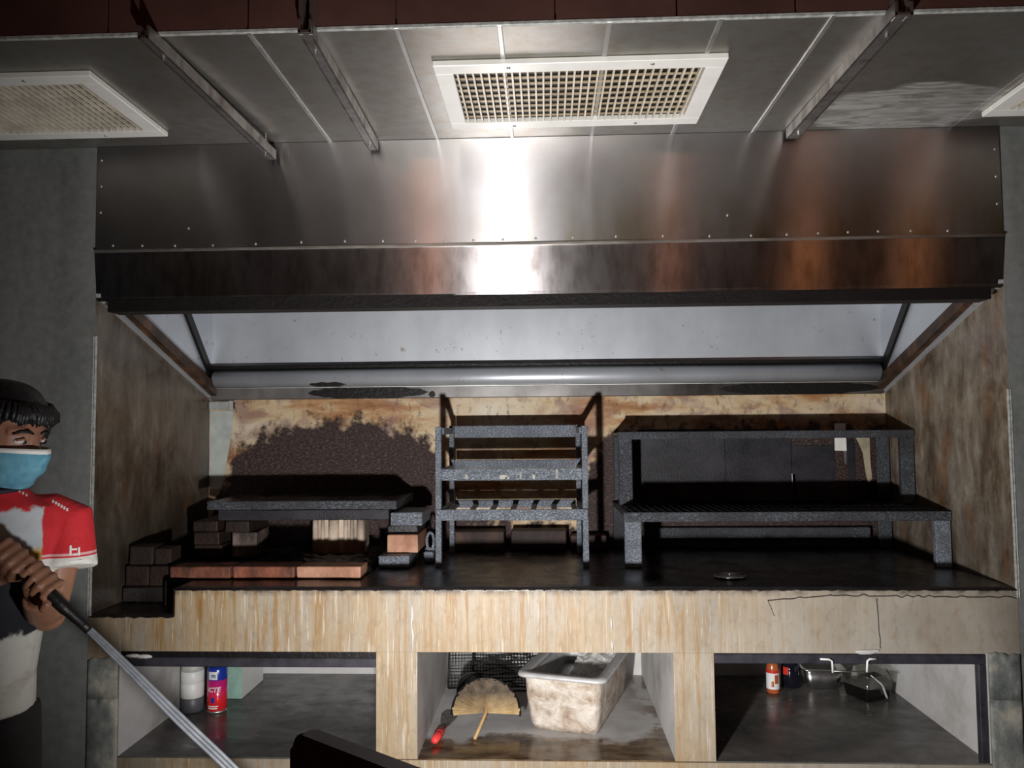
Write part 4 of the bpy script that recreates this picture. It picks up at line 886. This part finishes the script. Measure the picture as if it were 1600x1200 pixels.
# head: rings from the neck to the crown, tilted down a little
def hring(z, fo, rx, ry):
    return [HC + HZ(z) + FWD * (fo + ry * math.sin(2 * math.pi * i / 24)) + lat_(A_H) * rx * math.cos(2 * math.pi * i / 24) for i in range(24)]
loft(bm, [hring(-0.175, -0.030, 0.056, 0.058), hring(-0.12, -0.022, 0.056, 0.060), hring(-0.108, 0.010, 0.050, 0.078), hring(-0.085, 0.010, 0.060, 0.088), hring(-0.05, 0.004, 0.068, 0.094), hring(-0.01, 0.0, 0.073, 0.096), hring(0.03, -0.004, 0.076, 0.098), hring(0.065, -0.008, 0.073, 0.094), hring(0.095, -0.012, 0.060, 0.078), hring(0.115, -0.014, 0.036, 0.048), hring(0.122, -0.015, 0.010, 0.014)])
nz_ = [HC + FWD * f_ + HZ(z) for f_, z in ((0.090, 0.016), (0.100, -0.012), (0.112, -0.038), (0.098, -0.048))]
tube(bm, nz_, [0.008, 0.010, 0.015, 0.012], 10)
for s in (-1, 1):   # brow ridge and ears
    tube(bm, [HC + FWD * 0.086 + lat_(A_H) * s * 0.012 + HZ(0.022), HC + FWD * 0.082 + lat_(A_H) * s * 0.036 + HZ(0.026), HC + FWD * 0.062 + lat_(A_H) * s * 0.056 + HZ(0.020)], [0.008, 0.010, 0.008], 8)
    tube(bm, [HC + lat_(A_H) * s * 0.074 + FWD * 0.004 + HZ(-0.030), HC + lat_(A_H) * s * 0.084 - FWD * 0.008 + HZ(0.0), HC + lat_(A_H) * s * 0.082 - FWD * 0.006 + HZ(0.022)], [0.008, 0.013, 0.010], 8)
# trunk
def tring(z, dx, dy, rx, ry): return ell_ring((-1.335 + dx, -0.715 + dy, z), A_T, rx, ry, 24, 0.9)
loft(bm, [tring(1.40, 0.01, 0.0, 0.058, 0.060), tring(1.35, 0.0, 0.005, 0.075, 0.068), tring(1.325, 0, 0.01, 0.135, 0.085), tring(1.27, 0, 0.01, 0.158, 0.098), tring(1.15, -0.005, 0.0, 0.148, 0.098), tring(1.02, -0.026, 0.0, 0.118, 0.088), tring(0.92, -0.034, 0.0, 0.114, 0.090), tring(0.84, -0.036, 0.0, 0.116, 0.092)])
arm(bm, LS, LE, W1, [0.052, 0.046, 0.040, 0.041, 0.034, 0.026]); arm(bm, RS, RE, W2, [0.052, 0.046, 0.040, 0.041, 0.034, 0.026])
bmesh.ops.create_icosphere(bm, subdivisions=2, radius=0.041, matrix=Matrix.Translation(LE)); bmesh.ops.create_icosphere(bm, subdivisions=2, radius=0.041, matrix=Matrix.Translation(RE))
hand(bm, G1, W1, GD, 1); hand(bm, G2, W2, GD, -1)
PV = Vector((-1.375, -0.715, 0.84)); feet = []
for s in (-1, 1):
    hip = PV + lat_(A_T) * s * 0.070; knee = hip + Vector((0.01, -0.02, -0.40)) + lat_(A_T) * s * 0.02; ank = Vector((knee.x, knee.y + 0.02, 0.075))
    tube(bm, [hip, hip.lerp(knee, 0.5), knee, knee.lerp(ank, 0.4), ank], [0.074, 0.070, 0.054, 0.054, 0.038], 14)
    tube(bm, [ank + Vector((0, 0, -0.03)) - fwd_(A_T) * 0.04, ank + Vector((0, 0, -0.045)) + fwd_(A_T) * 0.06, ank + Vector((0, 0, -0.052)) + fwd_(A_T) * 0.15], [0.036, 0.034, 0.022], 12)
    feet.append((hip, knee, ank))
body = mk('body', bm, 'skin', per, True)
def remesh(o, vox, smooth_it=2):
    m = o.modifiers.new('skin_over', 'REMESH'); m.mode = 'VOXEL'; m.voxel_size = vox; m.use_smooth_shade = True
    if smooth_it:
        m2 = o.modifiers.new('soften', 'SMOOTH'); m2.iterations = smooth_it; m2.factor = 0.5
remesh(body, 0.0045, 3)
# eyes, brows
b = NB('eye'); MT['eyewhite'] = simple('eye_white', (0.62, 0.56, 0.52), 0.2); MT['iris'] = simple('dark_iris', (0.01, 0.007, 0.005), 0.1)
for s in (-1, 1):
    c_ = HC + FWD * 0.079 + lat_(A_H) * s * 0.032 + HZ(-0.001)
    bm = new(); bmesh.ops.create_icosphere(bm, subdivisions=3, radius=1.0, matrix=Matrix.Translation(c_) @ Matrix.Rotation(A_H, 4, 'Z') @ Matrix.Diagonal((0.015, 0.0125, 0.0075, 1)))
    ey = mk('eye', bm, 'eyewhite', per, True)
    bm = new(); bmesh.ops.create_icosphere(bm, subdivisions=2, radius=0.006, matrix=Matrix.Translation(c_ + FWD * 0.0085 + lat_(A_H) * 0.006 + HZ(-0.001))); mk('iris', bm, 'iris', ey, True)
    bm = new(); tube(bm, [c_ + FWD * f_ + lat_(A_H) * s * l_ + HZ(z) for f_, l_, z in ((0.018, -0.020, 0.020), (0.019, -0.002, 0.026), (0.012, 0.012, 0.025), (0.000, 0.024, 0.017))], [0.0025, 0.0042, 0.0038, 0.0018], 7); mk('eyebrow', bm, 'hair', per, True)
    bm = new(); tube(bm, [c_ + FWD * f_ + lat_(A_H) * s * l_ + HZ(z) for f_, l_, z in ((0.008, -0.015, 0.001), (0.013, 0.0, 0.0075), (0.006, 0.015, 0.002))], [0.002, 0.0032, 0.002], 7); mk('eyelid', bm, 'skin', per, True)
# hair: short cap with ragged fringe
bm = new()
NU, NV = 48, 20; g = []
for j in range(NV + 1):
    row = []
    for i in range(NU):
        t = 2 * math.pi * i / NU; fr = math.sin(t)      # 1 = forehead, -1 = nape
        lowest = -0.080 + 0.125 * max(0.0, min(1.0, (fr + 0.25) / 0.9)) + 0.006 * math.sin(t * 11)
        al = math.asin(max(-0.99, min(0.99, lowest / 0.134))); al = al + (math.pi / 2 - al) * j / NV
        z = 0.134 * math.sin(al); prof = math.cos(al) if al > 0 else 1.0 - 0.10 * (1 - math.cos(al))
        prof = min(1.0, max(0.0, prof) ** 0.75)
        lump = 1 + 0.035 * noise.noise(Vector((t * 3, z * 25, 1))) + 0.02 * noise.noise(Vector((t * 14, z * 50, 3)))
        rx, ry = 0.091 * prof * lump, (0.112 + 0.016 * max(0, fr)) * prof * lump
        row.append(bm.verts.new(HC + lat_(A_H) * rx * math.cos(t) + FWD * (ry * fr - 0.008) + HZ(z)))
    g.append(row)
for j in range(NV):
    for i in range(NU): bm.faces.new((g[j][i], g[j][(i + 1) % NU], g[j + 1][(i + 1) % NU], g[j + 1][i]))
bm.faces.new(g[-1])
for i in range(60):
    t = math.radians(8 + 164 * i / 59 + random.uniform(-2, 2)); ct_, st_ = math.cos(t), math.sin(t)
    zl = random.uniform(0.036, 0.056) - (0.045 if abs(ct_) > 0.8 else 0)
    P_ = lambda k_, z, dl=0.0: HC + lat_(A_H) * (0.091 * ct_ * k_ + dl) + FWD * (0.124 * st_ * k_ - 0.008) + HZ(z)
    sw = random.uniform(-0.006, 0.014)
    tube(bm, [P_(0.86, 0.088), P_(0.99, 0.066, sw * 0.4), P_(0.99, 0.048, sw * 0.8), P_(0.95, zl, sw)], [0.006, 0.0075, 0.006, 0.001], 6)
mk('hair', bm, 'hair', per, True)
# face mask with pleats
b = NB('blue_mask'); v = b.noise(40, detail=3)
b.set(col=b.ramp(v, [(0.3, (0.16, 0.50, 0.68)), (0.7, (0.30, 0.68, 0.84))]), rough=0.75); b.bump(b.noise(25), 0.3, 0.006); MT['mask'] = b.m
def mask_pt(u_, v2, off=0.0):   # u_ -1..1 across, v2 0 bottom .. 1 top
    a = u_ * math.radians(78)
    z = -0.118 + 0.104 * v2 - 0.014 * abs(u_) ** 2 * (v2 - 0.4) * 1.6
    bulge = 0.016 * (1 - u_ * u_) * math.sin(math.pi * (0.15 + 0.7 * v2)) + 0.018 * max(0, 1 - abs(u_) * 1.6) * max(0, v2 - 0.15) 
    pleat = 0.0026 * math.sin(v2 * 17.0 + u_ * 2) * (1 - abs(u_)) + 0.003 * noise.noise(Vector((u_ * 4, v2 * 5, 2)))
    low = 0.74 + 0.26 * min(1, v2 * 1.5) ** 0.8
    rx, ry = 0.079 * low, 0.110 * low
    r_ = 1
    return HC + lat_(A_H) * ((rx + off) * math.sin(a) * (1 + 0.04)) + FWD * ((ry + off) * math.cos(a) + bulge + pleat - 0.002) + HZ(z)
bm = new(); NU, NV = 28, 22
g = [[bm.verts.new(mask_pt(-1 + 2 * i / NU, j / NV)) for i in range(NU + 1)] for j in range(NV + 1)]
for j in range(NV):
    for i in range(NU): bm.faces.new((g[j][i], g[j][i + 1], g[j + 1][i + 1], g[j + 1][i]))
bmesh.ops.solidify(bm, geom=bm.faces[:], thickness=-0.0015)
mk_ = mk('face_mask', bm, 'mask', per, True); mk_['label'] = 'light blue pleated face mask'
bm = new(); g = [[mask_pt(-1 + 2 * i / NU, v2, o_) for v2, o_ in ((0.90, 0.0012), (1.01, 0.0012), (1.01, -0.001), (0.90, -0.001))] for i in range(NU + 1)]; loft(bm, g); mk('nose_strip', bm, 'white', mk_, True)
for s in (-1, 1):
    for v2 in (0.1, 0.95):
        bm = new(); tube(bm, [mask_pt(s, v2), HC + lat_(A_H) * s * 0.088 + FWD * 0.0 + HZ(-0.02), HC + lat_(A_H) * s * 0.088 - FWD * 0.02 + HZ(0.0 if v2 > 0.5 else -0.03)], 0.0018, 6); mk('ear_loop', bm, 'white', mk_, True)
# shirt
b = NB('red_printed_shirt'); X = b.xyz()
sub = b.n('ShaderNodeVectorMath'); sub.operation = 'SUBTRACT'; b.put(sub.inputs[0], b.pos()); sub.inputs[1].default_value = NK
dl = b.n('ShaderNodeVectorMath'); dl.operation = 'DOT_PRODUCT'; b.put(dl.inputs[0], sub.outputs[0]); dl.inputs[1].default_value = lat_(A_T)
L_ = dl.outputs['Value']; Z = X[2]
n1 = b.noise(28, detail=4); n2 = b.noise(11, (1, 1, 2), 4); nz = b.math('SUBTRACT', n1, 0.5)
RED = (0.50, 0.014, 0.022)
bodyc = b.ramp(b.mr(b.math('ADD', Z, b.math('MULTIPLY', nz, 0.05)), 0.80, 1.40), [(0.0, (0.60, 0.60, 0.56)), (0.37, (0.56, 0.57, 0.54)), (0.385, (0.008, 0.010, 0.018)), (0.60, (0.010, 0.012, 0.02)), (0.65, (0.34, 0.16, 0.03)), (0.70, (0.42, 0.26, 0.06)), (0.72, (0.36, 0.40, 0.43)), (0.86, (0.48, 0.52, 0.55)), (0.875, RED), (1.0, RED)])
bodyc = b.mix(b.math('MULTIPLY', b.ramp(n2, [(0.5, 0.0), (0.7, 0.5)]), b.mr(Z, 1.02, 1.0)), bodyc, (0.22, 0.19, 0.15))
slv = b.ramp(b.mr(Z, 1.17, 1.27), [(0.0, (0.60, 0.60, 0.56)), (0.30, (0.60, 0.60, 0.56)), (0.31, RED), (0.34, RED), (0.35, (0.62, 0.36, 0.36)), (0.40, (0.62, 0.36, 0.36)), (0.41, RED), (1.0, RED)], 'CONSTANT')
issl = b.mr(b.math('ADD', b.math('ABSOLUTE', L_), b.math('MULTIPLY', nz, 0.02)), 0.112, 0.116)
lowm = b.mr(Z, 1.155, 1.165)
b.set(col=b.mix(b.math('MULTIPLY', issl, lowm), bodyc, slv), rough=0.8); b.bump(b.noise(9, (1, 1, 0.6)), 0.35, 0.03); MT['shirt'] = b.m
bm = new()
def sring(z, dx, dy, rx, ry): return tring(z, dx, dy, rx + 0.014, ry + 0.016)
loft(bm, [sring(1.375, 0.004, 0.0, 0.052, 0.052), sring(1.35, 0.0, 0.005, 0.078, 0.066), sring(1.325, 0, 0.01, 0.138, 0.085), sring(1.27, 0, 0.01, 0.160, 0.100), sring(1.15, -0.005, 0.0, 0.150, 0.104), sring(1.02, -0.026, 0.0, 0.126, 0.100), sring(0.92, -0.034, 0.0, 0.120, 0.102), sring(0.835, -0.036, 0.0, 0.122, 0.104)])
for s_, e_, dd in ((LS, LE, Vector((0.045, 0.0, 0))), (RS, RE, Vector((-0.03, 0, 0)))):
    p1 = s_.lerp(e_, 0.55) + dd * 0.7; tube(bm, [NK + (s_ - NK) * 0.45 + Vector((0, 0, -0.030)), NK + (s_ - NK) * 0.78 + Vector((0, 0, -0.012)), s_ + (p1 - s_) * 0.12 + Vector((0.006, 0, 0)), s_ + (p1 - s_) * 0.5, p1], [0.045, 0.052, 0.056, 0.060, 0.064], 18)
sh = mk('shirt', bm, 'shirt', per, True); remesh(sh, 0.006, 3)
bm = new(); tube(bm, [NK + Vector((0.004, 0, 0.012)) + lat_(A_T) * 0.072 * math.cos(a) + fwd_(A_T) * 0.072 * math.sin(a) + Vector((0, 0, -0.012 * math.sin(a))) for a in [2 * math.pi * i / 24 for i in range(25)]], 0.007, 8); mk('collar', bm, 'navy', per, True)
# small white print on the shoulder and sleeve, blurred beyond reading in the picture
from mathutils.bvhtree import BVHTree
bpy.context.view_layer.update()
dg = bpy.context.evaluated_depsgraph_get(); ev = sh.evaluated_get(dg); me_ = ev.to_mesh()
bv = BVHTree.FromPolygons([v_.co + ROOT[per.name] for v_ in me_.vertices], [tuple(p.vertices) for p in me_.polygons]); ev.to_mesh_clear()
def stroke(c_, dir_, along, up_, w_, h_):
    hit, nn, _, _ = bv.ray_cast(c_ + dir_ * 0.4, -dir_)
    if hit is None: return
    a_ = (along - nn * along.dot(nn)).normalized(); u_ = nn.cross(a_)
    if u_.dot(up_) < 0: u_ = -u_
    bm = new(); loft(bm, [[hit + a_ * q * w_ + u_ * e * h_ + nn * o_ for q, e in ((-1, -1), (1, -1), (1, 1), (-1, 1))] for o_ in (-0.003, 0.0012)]); mk('shirt_print', bm, 'white', sh)
vd = Vector((0.52, -0.85, 0.0)).normalized(); al = Vector((0.85, 0.52, 0)); upz = Vector((0, 0, 1))
ac = LS.lerp(LE, 0.40) + Vector((0.035, 0.0, 0))
for k_, (dx_, dz_, w_, h_) in enumerate(((-0.008, 0.014, 0.0022, 0.012), (0.0, 0.016, 0.006, 0.0022), (0.002, 0.004, 0.005, 0.002), (0.010, 0.010, 0.0022, 0.010), (0.004, -0.012, 0.013, 0.0025))):
    stroke(ac + al * dx_ + upz * dz_, vd, al, upz, w_, h_)
vd2 = Vector((0.35, -0.75, 0.55)).normalized()
for k_ in range(5): stroke(NK.lerp(LS, 0.40) + al * (-0.014 + 0.007 * k_) + upz * (-0.004 * k_), vd2, al, upz, 0.0022, 0.004)
for k_ in range(6): stroke(NK.lerp(LS, 0.92) + al * (-0.016 + 0.0065 * k_) + upz * (0.004 - 0.006 * k_), vd2, al, upz, 0.0022, 0.004)
# trousers and shoes
bm = new()
loft(bm, [tring(0.875, -0.045, 0, 0.114, 0.096), tring(0.80, -0.045, 0.0, 0.120, 0.100), tring(0.74, -0.045, 0.0, 0.122, 0.100)])
for hip, knee, ank in feet:
    tube(bm, [hip, hip.lerp(knee, 0.5), knee, knee.lerp(ank, 0.4), ank + Vector((0, 0, 0.02))], [0.082, 0.080, 0.066, 0.062, 0.056], 16)
tro = mk('trousers', bm, 'trousers', per, True); remesh(tro, 0.010, 3)
for hip, knee, ank in feet:
    bm = new(); tube(bm, [ank + Vector((0, 0, -0.032)) - fwd_(A_T) * 0.055, ank + Vector((0, 0, -0.030)), ank + Vector((0, 0, -0.036)) + fwd_(A_T) * 0.09, ank + Vector((0, 0, -0.046)) + fwd_(A_T) * 0.175], [0.036, 0.043, 0.040, 0.026], 14); mk('shoe', bm, 'black', per, True)
# the hose
hs = thing('hose', 'black grip tube and three thin grey hose strands running down from the hands', 'hose', tuple(hose_pts[-4]))
for k_ in (-1, 0, 1):
    pts = []
    for i, p in enumerate(hp):
        if i < 22: continue
        sp_ = 0.0040 + 0.0052 * min(1, max(0, (i - 22) / 14))
        tgt = (hp[min(i + 1, len(hp) - 1)] - hp[max(i - 1, 0)]).normalized()
        sv = tgt.cross(Vector((0, 1, 0.05))).normalized()
        pts.append(p + sv * sp_ * k_)
    bm = new(); tube(bm, pts, 0.0040, 8); mk('strand', bm, 'hose', hs, True)
bm = new(); tube(bm, hp[:25], [0.014] * 20 + [0.012, 0.012, 0.011, 0.011, 0.010], 12); mk('grip_tube', bm, 'black', hs, True)

# tidy: drop unused helper empties
for o in list(bpy.data.objects):
    if o.type == 'EMPTY' and not o.children and o.parent is None: bpy.data.objects.remove(o)
